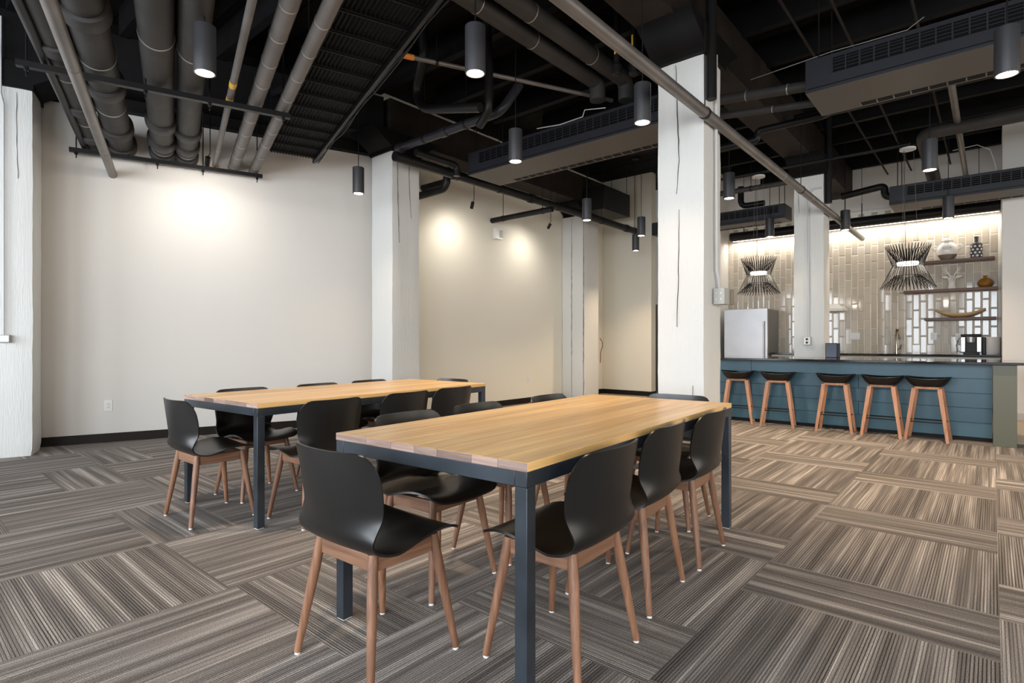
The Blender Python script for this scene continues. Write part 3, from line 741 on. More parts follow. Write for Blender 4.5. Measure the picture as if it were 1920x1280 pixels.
for layer in (0, 1):
    for i in range(R_+1):
        u = -1+2*i/R_; hw = .095*math.sqrt(max(0, 1-abs(u)**2.4))+.006; top = .075+.075*abs(u)**2.2; bot = .0+.115*abs(u)**2.2
        if layer: hw -= .006; bot += .014
        for j in range(Cc+1):
            a = PI*j/Cc; mb.v.append((u*(.335 if not layer else .318), -math.cos(a)*hw, top-(top-bot)*math.sin(a)))
n1 = (R_+1)*(Cc+1)
for L0 in (0, n1):
    for i in range(R_):
        for j in range(Cc):
            k = L0+i*(Cc+1)+j; mb.f.append((k, k+1, k+Cc+2, k+Cc+1))
for j in (0, Cc):
    for i in range(R_): k = i*(Cc+1)+j; mb.f.append((k, k+Cc+1, n1+k+Cc+1, n1+k))
for i in (0, R_):
    for j in range(Cc): k = i*(Cc+1)+j; mb.f.append((k, k+1, n1+k+1, n1+k))
ob('hollow', mb, M['lightwood'], db)
# faucet
fa = thing('faucet', 'brushed nickel pull-down faucet on the back worktop', 'faucet', (-1.31, 12.12, .935))
ob('base', MB().cyl((0,0,0), (0,0,.02), .028).cyl((0,0,.02), (0,0,.16), .021, .017), M['faucet'], fa)
ob('spout', MB().tube([(0,0,.15), (-.01,0,.30), (0,-.02,.38)]+elbow((0,-.02,.38), (.01,-.05,.50), (.035,-.11,.41))+[(.05,-.13,.30)], .0125, 12), M['faucet'], fa)
ob('spray_head', MB().cyl((.047,-.125,.33), (.056,-.14,.25), .016, .019), M['faucet'], fa)
ob('lever', MB().tube([(.015,0,.07), (.06,-.02,.09), (.075,-.03,.16)], .009, 8), M['faucet'], fa)
# coffee machine
cm_ = thing('coffee_machine', 'silver and black single-cup coffee machine beside the cream canister', 'coffee machine', (-.27, 12.02, .935))
ob('base_tray', MB().box(-.10, .10, -.17, .12, 0, .035), M['dark'], cm_, .006)
for s in (-1, 1): ob('side_panel', MB().box(*sorted((s*.07, s*.135)), -.10, .10, .036, .29), M['steel'], cm_, .008)
ob('core', MB().box(-.069, .069, -.06, .12, .036, .27), M['dark'], cm_, .004)
ob('brew_head', MB().cyl((0, -.09, .20), (0, -.09, .285), .055, .062, n=20), M['steel'], cm_)
ob('lid', MB().box(-.135, .135, -.12, .11, .291, .335), M['dark'], cm_, .018)
ob('water_tank', MB().box(.14, .19, -.06, .12, .0, .28), M['dark'], cm_, .01)
ob('power_cord', MB().tube([(-.135, .08, .29), (-.17, .1, .24), (-.20, .1, .15), (-.18, .08, .05), (-.12, .06, .02)], .004, 8), M['dark'], cm_)
cn = thing('canister', 'cream ceramic canister in the corner of the back worktop', 'canister', (-.015, 12.08, .935))
ob('body', MB().lathe([(.105, 0), (.112, .01), (.114, .27), (.11, .285), (.10, .285), (.10, .02), (.001, .02)], n=30), M['canister'], cn)
# knife block on the island
kb = thing('knife_block', 'navy block with a dark slotted side on the island by the pillar', 'knife block', (-1.76, 9.14, .915), math.radians(12))
ob('block', MB().box(-.085, .06, -.07, .07, 0, .21), M['navy'], kb, .006); ob('side', MB().box(.061, .10, -.068, .068, 0, .205), M['dark'], kb, .004)
# outlets and switches
def plate(name, label, p, nx, ny, wd, ht, gang=1, slots=True, mat='whiteplastic'):
    """wall plate, face pointing along (nx, ny)"""
    t = thing(name, label, 'socket' if slots else 'switch', p, math.atan2(ny, nx)+PI/2)
    ob('plate', MB().box(-wd/2, wd/2, -.006, 0, -ht/2, ht/2), M[mat], t, .002)
    for g_ in range(gang):
        cx = (g_-(gang-1)/2)*.046
        ob('socket_face' if slots else 'rocker', MB().box(cx-.017, cx+.017, -.009, -.006, -.034, .034), M[mat], t, .002)
        if slots:
            for z in (-.018, .018): ob('slot', MB().box(cx-.008, cx-.005, -.0095, -.0085, z-.005, z+.005).box(cx+.005, cx+.008, -.0095, -.0085, z-.005, z+.005).box(cx-.002, cx+.002, -.0095, -.0085, z-.012, z-.008), M['dark'], t)
    return t
pp = W(-.03, .001, .414); plate('wall_socket', 'white wall socket low on the left wall near the white pillar', pp, Nn.x, Nn.y, .08, .125)
plate('wall_socket', 'white wall socket low on the pale wall beyond the corner pillar', (-6.619, 8.17, .43), 1, 0, .075, .12)
plate('wall_switch', 'wide white switch plate on the tiles left of the faucet', (-1.985, 12.289, 1.25), 0, -1, .165, .125, 3, False)
plate('wall_socket', 'white socket on the tiles below the lowest shelf', (-.785, 12.289, 1.24), 0, -1, .09, .125)
plate('wall_socket', 'white socket on the tiles right of the refrigerator', (-2.91, 12.289, 1.24), 0, -1, .09, .125)
plate('wall_socket', 'white socket on the tiles behind the coffee machine', (-.44, 12.289, 1.225), 0, -1, .09, .125)
plate('wall_switch', 'white switch plate at the corner of the end wall behind the big pillar', (-5.475, 10.799, 2.05), 0, -1, .08, .24, 1, False)
# round-edged box on the kitchen pillar with its conduit
t = thing('outlet_box', 'grey socket box on the front of the kitchen pillar', 'socket', (-2.12, 9.325, 1.09))
ob('box', MB().box(-.05, .05, -.045, 0, 0, .13), M['boxm'], t, .01); ob('cover', MB().box(-.045, .045, -.05, -.0455, .006, .124), M['whiteplastic'], t, .003)
for z in (.04, .09): ob('socket_face', MB().cyl((0, -.0505, z), (0, -.053, z), .017), M['dark'], t)
tagp(ob('conduit', MB().cyl((-2.105, 9.305, 1.22), (-2.105, 9.305, 3.3), .012).tube(elbow((-2.105, 9.305, 3.3), (-2.105, 9.305, 3.42), (-2.0, 9.30, 3.43))+[(-1.93, 9.30, 3.43)], .012), M['conduit']), 'pale thin conduit running up the front of the kitchen pillar', 'conduit')
# big pillar: double box and conduit on its side face
t = thing('junction_box', 'weathered grey double socket box on the side of the big white pillar', 'junction box', (-1.892, 5.03, 1.47))
ob('box', MB().box(0, .10, -.075, .06, 0, .145), M['boxm'], t, .004)
ob('side_box', MB().box(.0, .115, .062, .13, .004, .14), plain('tan_box', (.22, .19, .14), .5), t, .004)
for z in (.045, .10):
    for x in (.03, .07): ob('screw', MB().cyl((x, -.076, z), (x, -.079, z), .005, n=8), M['steel'], t)
tagp(ob('conduit', MB().tube([(-1.87, 5.04, 1.61), (-1.87, 5.02, 1.70), (-1.875, 4.99, 1.78), (-1.877, 4.985, 3.7)], .014), M['conduit']), 'grey conduit down the side of the big white pillar to the double box', 'conduit')
# left pillar conduit and box
pz = W(-.812, .565, 1.13)
t = thing('junction_box', 'small grey box at the foot of the conduit on the left pillar', 'junction box', pz, -A18)
ob('box', MB().box(0, .045, -.05, .05, 0, .075), M['boxm'], t, .005); ob('cover', MB().box(.046, .05, -.045, .045, .006, .069), M['whiteplastic'], t, .002)
tagp(ob('conduit', MB().tube([W(-.812, .585, 1.205), W(-.812, .585, 3.45), W(-.83, .60, 3.55), W(-.83, .60, 4.3)], .009), M['conduit']), 'thin metal conduit running up the left pillar', 'conduit')
t = thing('ceiling_junction_box', 'dark green-grey box above the left pillar with two hanging wires', 'junction box', W(-.95, 1.0, 3.84), -A18)
ob('box', MB().box(-.04, .04, -.07, .07, 0, .12), M['unit'], t, .004)
for y in (-.04, .04): ob('wire', MB().tube([(0, y, 0), (.005, y+.004, -.1)], .007), M['conduit'], t)
# horn strobe and extinguisher
t = thing('alarm_horn', 'white alarm horn high on the wall beyond the corner pillar', 'alarm', (-6.62, 7.28, 2.94))
ob('housing', MB().box(0, .07, -.09, .09, 0, .19), M['whiteplastic'], t, .006); ob('strobe', MB().box(.071, .085, .01, .075, .03, .16), M['boxm'], t, .004)
tagp(ob('extinguisher_hose', MB().tube([(-6.065, 9.80, 1.22), (-6.02, 9.82, 1.14), (-6.015, 9.82, 1.05), (-6.05, 9.81, .95), (-6.06, 9.81, .72)], .009, 8), M['red']), 'dark red hose hanging at the edge of the far pillar', 'hose')

# ---------------------------------------------------------------- light tube over the tiles
t = thing('tube_light', 'long black tube light washing the tiled wall', 'light', (-2.07, 12.1, 3.37))
ob('tube', MB().cyl((-2.17, 0, 0), (2.17, 0, 0), .092, n=28), M['blackmetal'], t)
ob('light_strip', MB().box(-2.15, 2.15, .072, .10, -.085, -.074), M['strip'], t)
for x in (-1.9, .23, 1.9): ob('hanger', MB().cyl((x, 0, .08), (x, 0, .34), .008).cyl((x, 0, .34), (x, 0, 1.3), .004), M['blackmetal'], t)

# ---------------------------------------------------------------- pendants
pend = thing('pendant_lamp', '', 'lamp', (0,0,2.9), 0, 'black cylinder pendants')
ob('housing', MB().lathe([(.054, .016), (.056, .012), (.0665, 0), (.0675, .003), (.0675, .307), (.064, .31), (.001, .31)], n=32), M['pendmetal'], pend)
ob('lens', MB().lathe([(.001, .010), (.055, .010), (.055, .013), (.001, .013)], n=24), M['bulb'], pend)
ob('trim_ring', MB().lathe([(.055, .011), (.057, -.001), (.066, -.001), (.066, .001)], n=28, caps=False), M['galv'], pend)
ob('cord', MB().cyl((0,0,.31), (0,0,1.76), .0045, n=8), M['blackmetal'], pend)
ob('canopy', MB().lathe([(.001, 1.76), (.06, 1.76), (.06, 1.78), (.001, 1.78)], n=20), M['blackmetal'], pend)
PE = [(-2.583, 2.633, 'black cylinder pendant high over the middle of the room, between the two tables'),
 (-3.93, 1.47, 'black cylinder pendant hanging among the insulated pipes'),
 (-2.14, 4.10, 'black cylinder pendant just in front of the big white pillar'),
 (-3.54, 4.17, 'black cylinder pendant in front of the middle ceiling unit'),
 (-5.72, 3.85, 'black cylinder pendant against the left wall beside the corner pillar'),
 (-4.46, 6.85, 'black cylinder pendant in front of the pale far pillar'),
 (-4.42, 8.43, 'black cylinder pendant just above the long black pipe near the big pillar'),
 (-5.22, 9.73, 'lower and farther black pendant left of the big white pillar'),
 (-2.456, 6.95, 'black cylinder pendant just right of the big white pillar'),
 (-2.83, 9.92, 'small black pendant above the refrigerator'),
 (-1.76, 10.1, 'black pendant at the end of the long grey pipe'),
 (-.49, 7.15, 'black cylinder pendant over the stools, in front of the big black duct'),
 (-.478, 10.09, 'black cylinder pendant above the shelves'),
 (.072, 4.935, 'black cylinder pendant in the upper right corner, before the ceiling unit')]
PW_ = [150, 60, 50, 190, 40, 240, 240, 170, 230, 120, 120, 230, 120, 230]
for k, (x, y, lab) in enumerate(PE):
    if k == 0: pend.location = (x, y, 2.9); pend['label'] = lab
    else: copy_tree(pend, (x, y, 2.9), 0, lab)
    spot('pendant_beam', (x, y, 2.895), (x, y, 0), PW_[k], 112, (1, .76, .52), blend=.9, r=.05)
# wire cage pendants
def cage(name, label, x, y, z0, z1):
    t = thing(name, label, 'lamp', (x, y, z0), 0, 'wire cage pendants over the island')
    H_ = z1-z0; wa = H_*.53
    n = 44
    for k in range(n):
        a = 2*PI*k/n; da = 2*PI/n*.5
        p = lambda r, z, aa: (r*math.cos(aa), r*math.sin(aa), z)
        ob('rod', MB().tube([p(.135, .16, a-da*.3), p(.295, .005, a), p(.16, wa, a+da*.3), p(.245, H_, a), p(.12, wa+.06, a-da*.3)], .0038, 6), M['blackmetal'], t)
    for r, z in ((.165, wa), (.12, wa+.05), (.135, .16)):
        ob('ring', MB().tube([(r*math.cos(2*PI*k/36), r*math.sin(2*PI*k/36), z) for k in range(37)], .004, 6), M['blackmetal'], t)
    ob('lamp_ring', MB().lathe([(.001, wa+.012), (.112, wa+.012), (.115, wa+.03), (.112, wa+.048), (.001, wa+.048)], n=28), M['bulb2'], t)
    for k in range(3): a = 2*PI*k/3; ob('wire', MB().cyl((.11*math.cos(a), .11*math.sin(a), wa+.05), (.06*math.cos(a), .06*math.sin(a), 3.555-z0), .0015, n=6), M['galv'], t)
    ob('cord', MB().cyl((-.02, 0, wa+.05), (-.04, 0, 3.555-z0), .003, n=6), M['dark'], t)
    ob('canopy', MB().lathe([(.001, 3.555-z0), (.088, 3.555-z0), (.088, 3.58-z0), (.001, 3.59-z0)], n=28), M['conduit'], t)
    l = bpy.data.lights.new('cage_lamp', 'POINT'); l.energy = 14; l.color = (1, .9, .75); l.shadow_soft_size = .09
    o = bpy.data.objects.new('cage_lamp', l); C.objects.link(o); o.location = (x, y, z0+wa-.05)
cage('cage_pendant', 'black wire cage pendant before the shelves', -.812, 8.6, 1.81, 2.35)
cage('cage_pendant', 'black wire cage pendant above the refrigerator, left of the kitchen pillar', -2.61, 8.6, 1.84, 2.37)
tagp(ob('lighting_conduit', MB().cyl((-3.3, 8.6, 3.63), (-.78, 8.6, 3.63), .018).cyl((-.812, 8.6, 3.59), (-.812, 8.6, 3.63), .02).cyl((-2.61, 8.6, 3.59), (-2.61, 8.6, 3.63), .02), M['blackmetal']), 'thin dark conduit joining the two cage pendants overhead', 'conduit')
# small track heads
def head(label, p, tgt, power, ang, drop):
    t = thing('wall_spotlight', label, 'spotlight', p, 0, 'small black wall spotlights')
    d_ = (Vector(tgt)-Vector(p)).normalized()
    ob('head', MB().cyl(-d_*.05, d_*.05, .026, n=16), M['blackmetal'], t)
    ob('stem', MB().tube([(0,0,.02), (.02,.02,.09), (.02,.02,drop)], .005, 8), M['blackmetal'], t)
    spot('wall_spotlight_beam', Vector(p)+d_*.06, tgt, power, ang, (1, .93, .84), 1.0, .05)
head('small black spotlight hanging below the pipe rack at the left wall', W(.92, .90, 3.10), W(.84, .0, 2.2), 38, 160, 1.2)
head('small black spotlight beside the corner pillar, before the far wall', (-5.98, 6.03, 3.21), (-6.62, 6.30, 2.2), 36, 160, 1.2)
head('small black tilted spotlight right of the alarm horn', (-5.98, 7.97, 3.20), (-6.62, 7.90, 2.2), 30, 160, 1.2)

# ---------------------------------------------------------------- ceiling units
def unit(label, x0, x1, y0, y1, z0, z1, grille=True):
    t = thing('ceiling_unit', label, 'air conditioner', ((x0+x1)/2, (y0+y1)/2, z0), 0, 'dark ceiling air units')
    a, b_ = (x1-x0)/2, (y1-y0)/2; h = z1-z0
    ob('casing', MB().box(-a, a, -b_, b_, 0, h), M['unit'], t, .006)
    ob('bounce_lit_underside', MB().box(-a+.004, a-.004, -b_+.004, b_-.004, -.0015, .0005), M['bounce_tan'], t)  # lighter tan sheet: light bounced off the floor is put into its colour
    ob('front_seam', MB().box(-a+.02, a-.02, -b_-.004, -b_, .028, .034), M['unitdark'], t)
    ob('front_recess', MB().box(-a+.22, a-.1, -b_-.003, -b_+.001, h*.42, h*.86), M['unitdark'], t)
    k = 0; x = -a+.22
    while x < a-.1:
        ob('grille_bar', MB().box(x-.006, x+.006, -b_-.012, -b_, h*.42, h*.86), M['unit'], t); x += .105
    for z in (.5, .6, .7, .78): ob('grille_slat', MB().box(-a+.22, a-.1, -b_-.008, -b_-.002, h*z, h*z+.006), M['unit'], t)
    ob('bottom_slot', MB().box(-a+.35, a-.15, b_-.12, b_-.04, -.004, .001), M['unitdark'], t)
    x = -a+.35
    while x < a-.15: ob('slot_divider', MB().box(x-.005, x+.005, b_-.12, b_-.04, -.006, .001), M['galv'], t); x += .13
    for x in (-a+.1, a-.1):
        for y in (-b_+.06, b_-.06): ob('hanger_rod', MB().cyl((x, y, h), (x, y, CEIL-z0-.03), .006, n=8), M['blackmetal'], t)
unit('dark slotted ceiling air unit over the middle of the room', -5.41, -2.45, 5.37, 6.03, 3.40, 3.70)
unit('dark slotted ceiling air unit in the upper right', -1.30, 2.4, 5.62, 6.28, 3.40, 3.70)
unit('dark ceiling air unit above the shelves', -1.185, 2.4, 10.11, 10.75, 3.20, 3.48)
unit('dark ceiling air unit above the refrigerator', -5.0, -2.61, 9.96, 10.4, 3.20, 3.44)

# ---------------------------------------------------------------- left pipes on their rails
FAR = 7.6
def make_pipe(s, z, r, mat, name, label, collars=(), bands=(), tags=(), o0=-.02, o1=FAR, group=None, cat='pipe', bandmat='band', cmat='insul'):
    base = W(s, o0, z-r); t = thing(name, label, cat, base, -A18, group)
    ob('run', MB().cyl((0, 0, r), (o1-o0, 0, r), r, n=28), M[mat], t)
    for q in collars:
        q -= o0; R2 = r*1.24
        mb = MB(); mb.tube([(q, 0, r), (q+.012, 0, r), (q+.02, 0, r), (q+.15, 0, r), (q+.17, 0, r), (q+.18, 0, r)], [r*.9, R2*.97, R2, R2, R2*.97, r*.9], 28)
        ob('collar', mb, M[cmat], t)
    for q in bands:
        q -= o0; ob('band', MB().cyl((q, 0, r), (q+.012, 0, r), r*1.035, n=28), M[bandmat], t)
    for q, m_ in tags:
        q -= o0; ob('tag', MB().cyl((q, 0, r), (q+.10, 0, r), r*1.06, n=20), M[m_], t)
    return t
ZB = 3.245
G = 'pipes running from the left wall'
make_pipe(-.23, ZB+.032, .032, 'blackmetal', 'black_pipe', 'thin black pipe at the far left of the pipe rack', group=G)
make_pipe(-.14, ZB+.115, .10, 'insul', 'insulated_pipe', 'leftmost thick charcoal insulated pipe, half hidden by the grey one', collars=(.35, 1.2, 2.45, 3.6), bands=(.9, 2.0), group=G)
make_pipe(.095, ZB+.135, .125, 'insul', 'insulated_pipe', 'thickest charcoal insulated pipe with big flared collars', collars=(.02, .62, 1.75, 3.05, 4.3), bands=(1.35, 2.4), group=G)
make_pipe(.50, ZB+.122, .115, 'insul', 'insulated_pipe', 'left one of the two thick charcoal pipes beside the lit pendant', collars=(.01, .48, 1.1), bands=(.3, 3.0, 4.4), group=G)
make_pipe(.735, ZB+.115, .105, 'insul', 'insulated_pipe', 'right one of the two thick charcoal pipes, behind the lit pendant', collars=(.01, .45, .95), bands=(.3, 2.9), group=G)
make_pipe(1.03, ZB+.03, .028, 'jacket', 'tagged_pipe', 'slim grey pipe with yellow tags left of the banded pipes', bands=(.8,), tags=((.06, 'yellow'), (2.25, 'yellow'), (2.6, 'yellow')), group=G)
make_pipe(1.245, ZB+.068, .062, 'jacket', 'banded_pipe', 'left one of the two pale grey banded pipes', bands=tuple(.2+.42*k for k in range(14)), group=G)
make_pipe(1.475, ZB+.062, .055, 'jacket', 'banded_pipe', 'right one of the two pale grey banded pipes, beside the corrugated panel', bands=tuple(.3+.45*k for k in range(13)), group=G)
make_pipe(.01, 3.045, .043, 'galv', 'grey_conduit', 'bare light grey conduit hanging lowest, crossing under both rails', bands=(.9, 2.9, 4.6), group=G, bandmat='jacket')
for s0, s1, off, lab in ((-.36, 1.56, .17, 'black pipe rail close to the left wall'), (-.40, 1.53, 2.33, 'black slotted pipe rail nearer the camera')):
    t = thing('pipe_rail', lab, 'rail', W(s0, off, 3.195), -A18+0, 'trapeze rails under the pipes')
    L_ = s1-s0
    mb = MB(); mb.bx((0,0,0), (0,1,0), (1,0,0), (0,0,1), 0, L_, -.025, .025, .0, .008).bx((0,0,0), (0,1,0), (1,0,0), (0,0,1), 0, L_, -.025, -.018, .008, .045).bx((0,0,0), (0,1,0), (1,0,0), (0,0,1), 0, L_, .018, .025, .008, .045).bx((0,0,0), (0,1,0), (1,0,0), (0,0,1), 0, L_, -.02, .02, .04, .045)
    ob('channel', mb, M['blackmetal'], t)
    for y in (.06, L_*.42, L_*.66, L_-.06): ob('hanger_rod', MB().cyl((0, y, -.06), (0, y, 1.4), .006, n=8), M['blackmetal'], t)
    for y in (.06, L_*.42, L_*.66, L_-.06): ob('nut', MB().cyl((0, y, -.022), (0, y, 0), .016, n=6), M['blackmetal'], t)
# corrugated panel
t = thing('corrugated_panel', 'long black corrugated overhead panel beside the banded pipes', 'ceiling panel', W(1.84, .44, 3.45), -A18)
LP = 7.2; mb = MB(); nc = 96; hw = .27
for k in range(nc+1):
    y = -hw+2*hw*k/nc; z = .012+.007*math.sin(2*PI*k/6)
    mb.v += [(0, y, z), (LP, y, z), (LP, y, z+.003), (0, y, z+.003)]
for k in range(nc):
    i = 4*k
    for a, b2 in ((0, 1), (2, 3), (1, 2), (3, 0)): mb.f.append((i+a, i+b2, i+4+b2, i+4+a))
ob('corrugated_sheet', mb, M['black'], t, smooth=False)
for k in range(24): x = .12+k*.30; ob('cross_rib', MB().box(x, x+.009, -hw, hw, -.014, .006).box(x+.02, x+.026, -hw, hw, -.006, .006), M['blackmetal'], t, .003)
for s in (-1, 1): ob('side_rail', MB().box(0, LP, *sorted((s*hw, s*(hw+.03))), -.05, .08), M['blackmetal'], t, .003)
for s in (-1, 1):
    for x in (.5, 2.6, 5): ob('hanger_rod', MB().cyl((x, s*(hw+.015), .08), (x, s*(hw+.015), 1.27), .006, n=8), M['blackmetal'], t)
for k, (dy, dz) in enumerate(((.05, -.03), (.065, -.015), (.06, -.045))):
    ob('cable', MB().tube([(x*.3, hw+dy+.012*math.sin(x*1.3+k), dz+.01*math.sin(x*2+k)) for x in range(24)], .006, 6), M['blackmetal'], t)

# ---------------------------------------------------------------- other overhead runs
def run(name, label, pts, r, mat, cat='pipe', n=18, bands=(), group='overhead black pipes', hang=(), couplings=()):
    pts = [Vector(p) for p in pts]
    path = [pts[0]]
    for k in range(1, len(pts)-1):
        a = (pts[k-1]-pts[k]); c = (pts[k+1]-pts[k]); q = min(r*2.4, a.length*.45, c.length*.45)
        path += elbow(pts[k]+a.normalized()*q, pts[k], pts[k]+c.normalized()*q)
    path.append(pts[-1])
    org = pts[0]; t = thing(name, label, cat, org, 0, group)
    ob('run', MB().tube([p-org for p in path], r, n), M[mat], t)
    d_ = (pts[-1]-pts[0]).normalized() if len(pts) == 2 else None
    seg = (pts[1]-pts[0])
    for q in couplings:
        p = seg*q; ob('coupling', MB().cyl(p-seg.normalized()*.05, p+seg.normalized()*.05, r*1.18, n=n), M[mat], t)
    for q in bands:
        p = seg*q; ob('band', MB().cyl(p-seg.normalized()*.005, p+seg.normalized()*.005, r*1.04, n=n), M['band'], t)
    for q in hang:
        p = seg*q; ob('hanger', MB().cyl(p+Vector((0,0,r)), Vector((p.x, p.y, CEIL-org.z-.05)), .005, n=6).cyl(p-seg.normalized()*.015, p+seg.normalized()*.015, r*1.12, n=n), M['blackmetal'], t)
    return t
run('main_pipe', 'long black sprinkler main running from the corner pillar past the big pillar', [(-5.64, 4.32, 3.45), (-5.64, 10.78, 3.45)], .062, 'blackmetal', couplings=(.16, .42, .66, .9), hang=(.3, .53, .75, .95))
run('branch_pipe', 'dark grey pipe resting across the main near the corner pillar', [(-5.72, 4.42, 3.58), (-3.95, 4.42, 3.58), (-3.85, 4.6, 3.9)], .05, 'unit', couplings=(.04, .5), hang=(.3, .7))
run('branch_pipe', 'black pipe curving down behind the corner pillar', [(-5.45, 4.5, 3.50), (-5.45, 5.2, 3.50), (-5.45, 5.2, 3.36)], .045, 'blackmetal')
run('insulated_duct', 'left one of the paired black insulated pipes over the room centre', [(-3.31, -1.5, 4.0), (-3.31, 5.3, 4.0), (-3.31, 5.3, 3.8)], .085, 'insul', bands=(.72, .83))
run('insulated_duct', 'right one of the paired black insulated pipes over the room centre', [(-3.07, -1.5, 4.02), (-3.07, 5.5, 4.02), (-3.07, 5.5, 3.8)], .085, 'insul', bands=(.76, .9))
run('swan_neck_pipe', 'black pipe bending down in an S behind the high centre pendant', [(-4.6, 3.9, 4.7), (-4.6, 3.9, 4.2), (-4.85, 4.0, 3.9), (-4.72, 4.0, 3.68), (-3.95, 4.1, 3.52)], .05, 'blackmetal')
run('swan_neck_pipe', 'second black bent pipe just right of the high centre pendant', [(-3.96, 4.2, 4.7), (-3.92, 4.2, 3.75), (-3.93, 4.2, 3.5), (-4.15, 4.3, 3.45)], .045, 'blackmetal')
run('tagged_line', 'thin grey line with an orange tag beside the corrugated panel', [(-4.34, 3.35, 3.9), (-3.78, 4.55, 3.9), (-3.3, 5.6, 3.9)], .022, 'galv', hang=(.3,))
t = [o for o in bpy.data.objects if o.name.startswith('tagged_line')][0]
ob('tag', MB().cyl((.02, .043, 0), (.07, .15, 0), .027), M['orange'], t)
run('grey_pipe', 'long light grey pipe slanting past the big white pillar to the tiles', [(-1.85, .6, 3.075), (-1.85, 12.2, 3.075)], .046, 'galv', bands=(.55, .66, .78), group='bare grey pipes', hang=(.35, .62, .86))
run('riser_pipe', 'black pipe standing beside the top of the big white pillar', [(-1.86, 4.83, 3.25), (-1.86, 4.83, 4.7)], .045, 'blackmetal')
run('riser_pipe', 'black pipe standing beside the top of the kitchen pillar', [(-1.85, 9.36, 3.2), (-1.85, 9.36, 4.7)], .05, 'blackmetal')
run('branch_pipe', 'black insulated pipe feeding the upper right ceiling unit', [(-2.3, 5.9, 3.70), (-1.32, 5.9, 3.58)], .05, 'insul', bands=(.4, .8))
run('branch_pipe', 'thinner black insulated pipe just under the unit feed', [(-2.3, 6.1, 3.60), (-1.32, 6.1, 3.48)], .035, 'insul', bands=(.6,))
run('branch_pipe', 'black pipe stepping down under the upper right ceiling unit', [(-3.2, 6.88, 3.52), (-2.1, 6.88, 3.52), (-2.1, 6.88, 3.62), (-1.35, 6.88, 3.62), (-1.35, 6.6, 3.66)], .04, 'blackmetal')
run('cross_duct', 'big black duct crossing at the upper right, with a brown branch', [(2.5, 8.85, 3.80), (-.68, 8.85, 3.80), (-.68, 10.9, 3.60), (-.68, 12.28, 3.60)], .085, 'insul', bands=(.6,))
run('cross_duct', 'black pipe crossing low over the stools', [(2.5, 7.7, 3.95), (-1.9, 7.7, 3.95)], .055, 'blackmetal', hang=(.5,))
run('drop_pipe', 'thin black pipe ending at the pale wall above the shelves', [(-.33, 6.9, 3.85), (-.33, 12.28, 3.85)], .035, 'galv')
run('kitchen_pipe', 'black pipe with elbows above the kitchen pillar', [(-1.9, 10.6, 3.55), (-1.3, 10.6, 3.62), (-1.3, 10.6, 3.45), (-1.15, 10.6, 3.42)], .055, 'blackmetal')
run('kitchen_pipe', 'black looped pipe above the refrigerator unit', [(-3.4, 10.2, 3.9), (-3.4, 10.2, 3.55), (-3.0, 10.2, 3.55)], .05, 'blackmetal')
run('rod_pipe', 'slim black pipe on thin rods over the refrigerator', [(-4.2, 9.3, 3.6), (-2.4, 9.3, 3.6)], .04, 'insul', hang=(.3, .7))
run('wall_stub_pipe', 'upper black elbow pipe leaving the far wall beside the corner pillar', [(-6.61, 5.60, 3.49), (-6.05, 5.60, 3.49)], .05, 'blackmetal')
run('wall_stub_pipe', 'lower black elbow pipe leaving the far wall beside the corner pillar', [(-6.61, 5.45, 3.33), (-5.93, 5.45, 3.33), (-5.90, 5.45, 3.62)], .055, 'blackmetal')
run('wall_stub_pipe', 'straight black pipe leaving the far wall over the alarm horn', [(-6.61, 7.15, 3.25), (-5.3, 7.15, 3.25)], .045, 'blackmetal', hang=(.2, .85))
run('cross_pipe', 'black pipe crossing above the middle ceiling unit', [(-5.9, 6.9, 4.0), (-2.4, 6.9, 4.0)], .06, 'blackmetal')
run('cross_pipe', 'black pipe along the ceiling at the top of the left bay', [(-6.5, 3.2, 4.1), (-2.4, 3.2, 4.1)], .04, 'blackmetal')
run('cross_pipe', 'black pipe along the ceiling over the nearer table', [(-2.0, 3.6, 4.15), (4.6, 3.6, 4.15)], .06, 'blackmetal')
for x, lab in ((-1.45, 'thin dark rod-like conduit overhead left of the upper right unit'), (-1.1, 'thin dark conduit overhead above the upper right unit'), (-.55, 'thin dark conduit overhead running to the shelves wall')):
    run('ceiling_conduit', lab, [(x, 1.5, 4.2), (x, 12.2, 4.2)], .014, 'girder', n=8, cat='conduit', group='thin ceiling conduits')
run('valve_drop', 'black valve drop with a yellow tag, left of the pendant by the big pillar', [(-2.75, 4.75, 4.7), (-2.75, 4.75, 3.72)], .03, 'blackmetal')
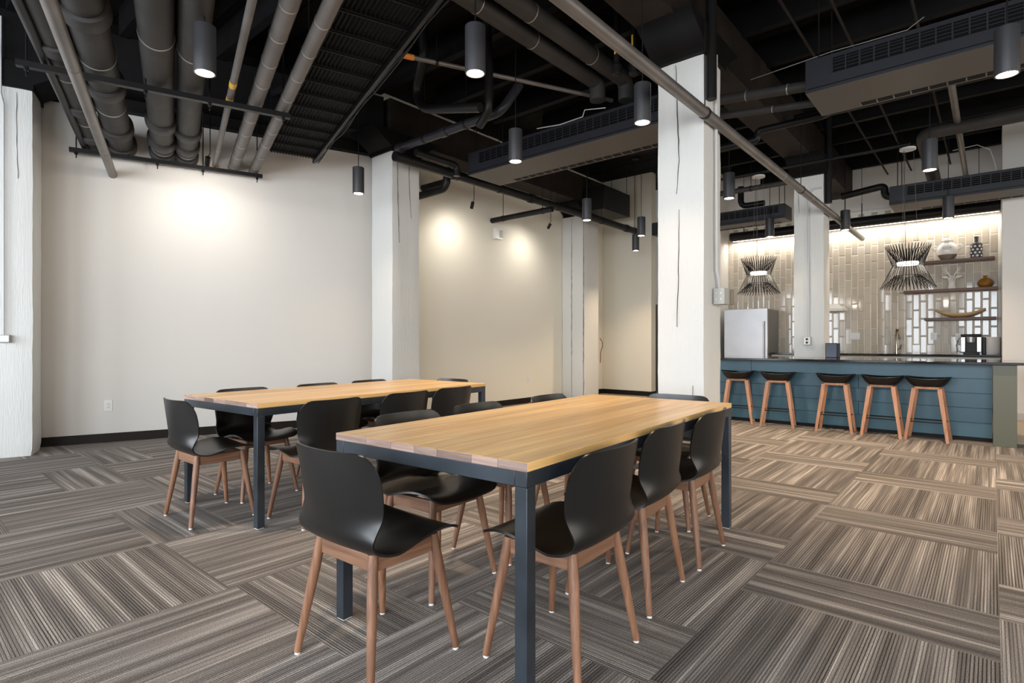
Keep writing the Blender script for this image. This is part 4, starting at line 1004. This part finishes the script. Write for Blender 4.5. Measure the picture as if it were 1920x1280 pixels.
run('valve_drop', 'black valve drop with a yellow tag, right beside its twin', [(-2.62, 4.85, 4.7), (-2.62, 4.85, 3.82)], .03, 'blackmetal')
for o in [q for q in bpy.data.objects if q.name.startswith('valve_drop')]:
    ob('tag', MB().box(-.008, .008, -.036, -.032, -.8, -.62), M['yellow'], o); ob('cap', MB().lathe([(.03, -1.0), (.05, -.98), (.05, -.9), (.03, -.88)], n=14), M['blackmetal'], o)
t = thing('wall_box', 'black duct box on the far wall behind the pendants', 'duct box', (-5.75, 9.7, 3.68))
ob('box', MB().box(-.3, .15, -.5, .5, 0, .45), M['blackmetal'], t, .01)
for x in (-.25, .1):
    for y in (-.45, .45): ob('hanger_rod', MB().cyl((x, y, .45), (x, y, 1.04), .006, n=6), M['blackmetal'], t)
t = thing('ceiling_canopy', 'round dark plate with a cable above the pendant before the big pillar', 'cable plate', (-1.98, 3.8, 3.86))
ob('plate', MB().lathe([(.001, 0), (.075, 0), (.075, .012), (.001, .015)], n=24), M['galv'], t)
ob('cable', MB().tube([(0, 0, .015), (-.05, -.1, .1), (-.2, -.3, .16), (-.45, -.6, .14), (-.6, -.9, .25)], .006, 6), M['conduit'], t)
ob('rod', MB().cyl((0, 0, .015), (0, 0, .85), .01, n=8), M['blackmetal'], t)
t = thing('loose_cable', 'pale loose cable looping over the middle ceiling unit', 'cable', (-4.0, 5.2, 3.74))
ob('run', MB().tube([(-.2,.15,-.01), (.15,.15,-.05), (.46,.15,-.04), (.49,.15,.03), (.76,.15,-.02)], .006, 6), M['conduit'], t)
t = thing('loose_cable', 'pale loose cable trailing over the upper right ceiling unit', 'cable', (-1.9, 5.5, 3.72))
ob('run', MB().tube([(0,.5,.13), (.75,.5,.17), (1.0,.5,.163), (1.33,.5,.16), (1.45,.5,.23)], .005, 6), M['galv'], t)
t = thing('loose_cable', 'pale cable drooping to the ceiling unit at the right wall', 'cable', (-.05, 10.6, 3.49))
ob('run', MB().tube([(.1,0,0), (.08,0,.2), (.02,0,.42), (-.12,0,.52), (-.4,0,.5)], .006, 6), M['conduit'], t)
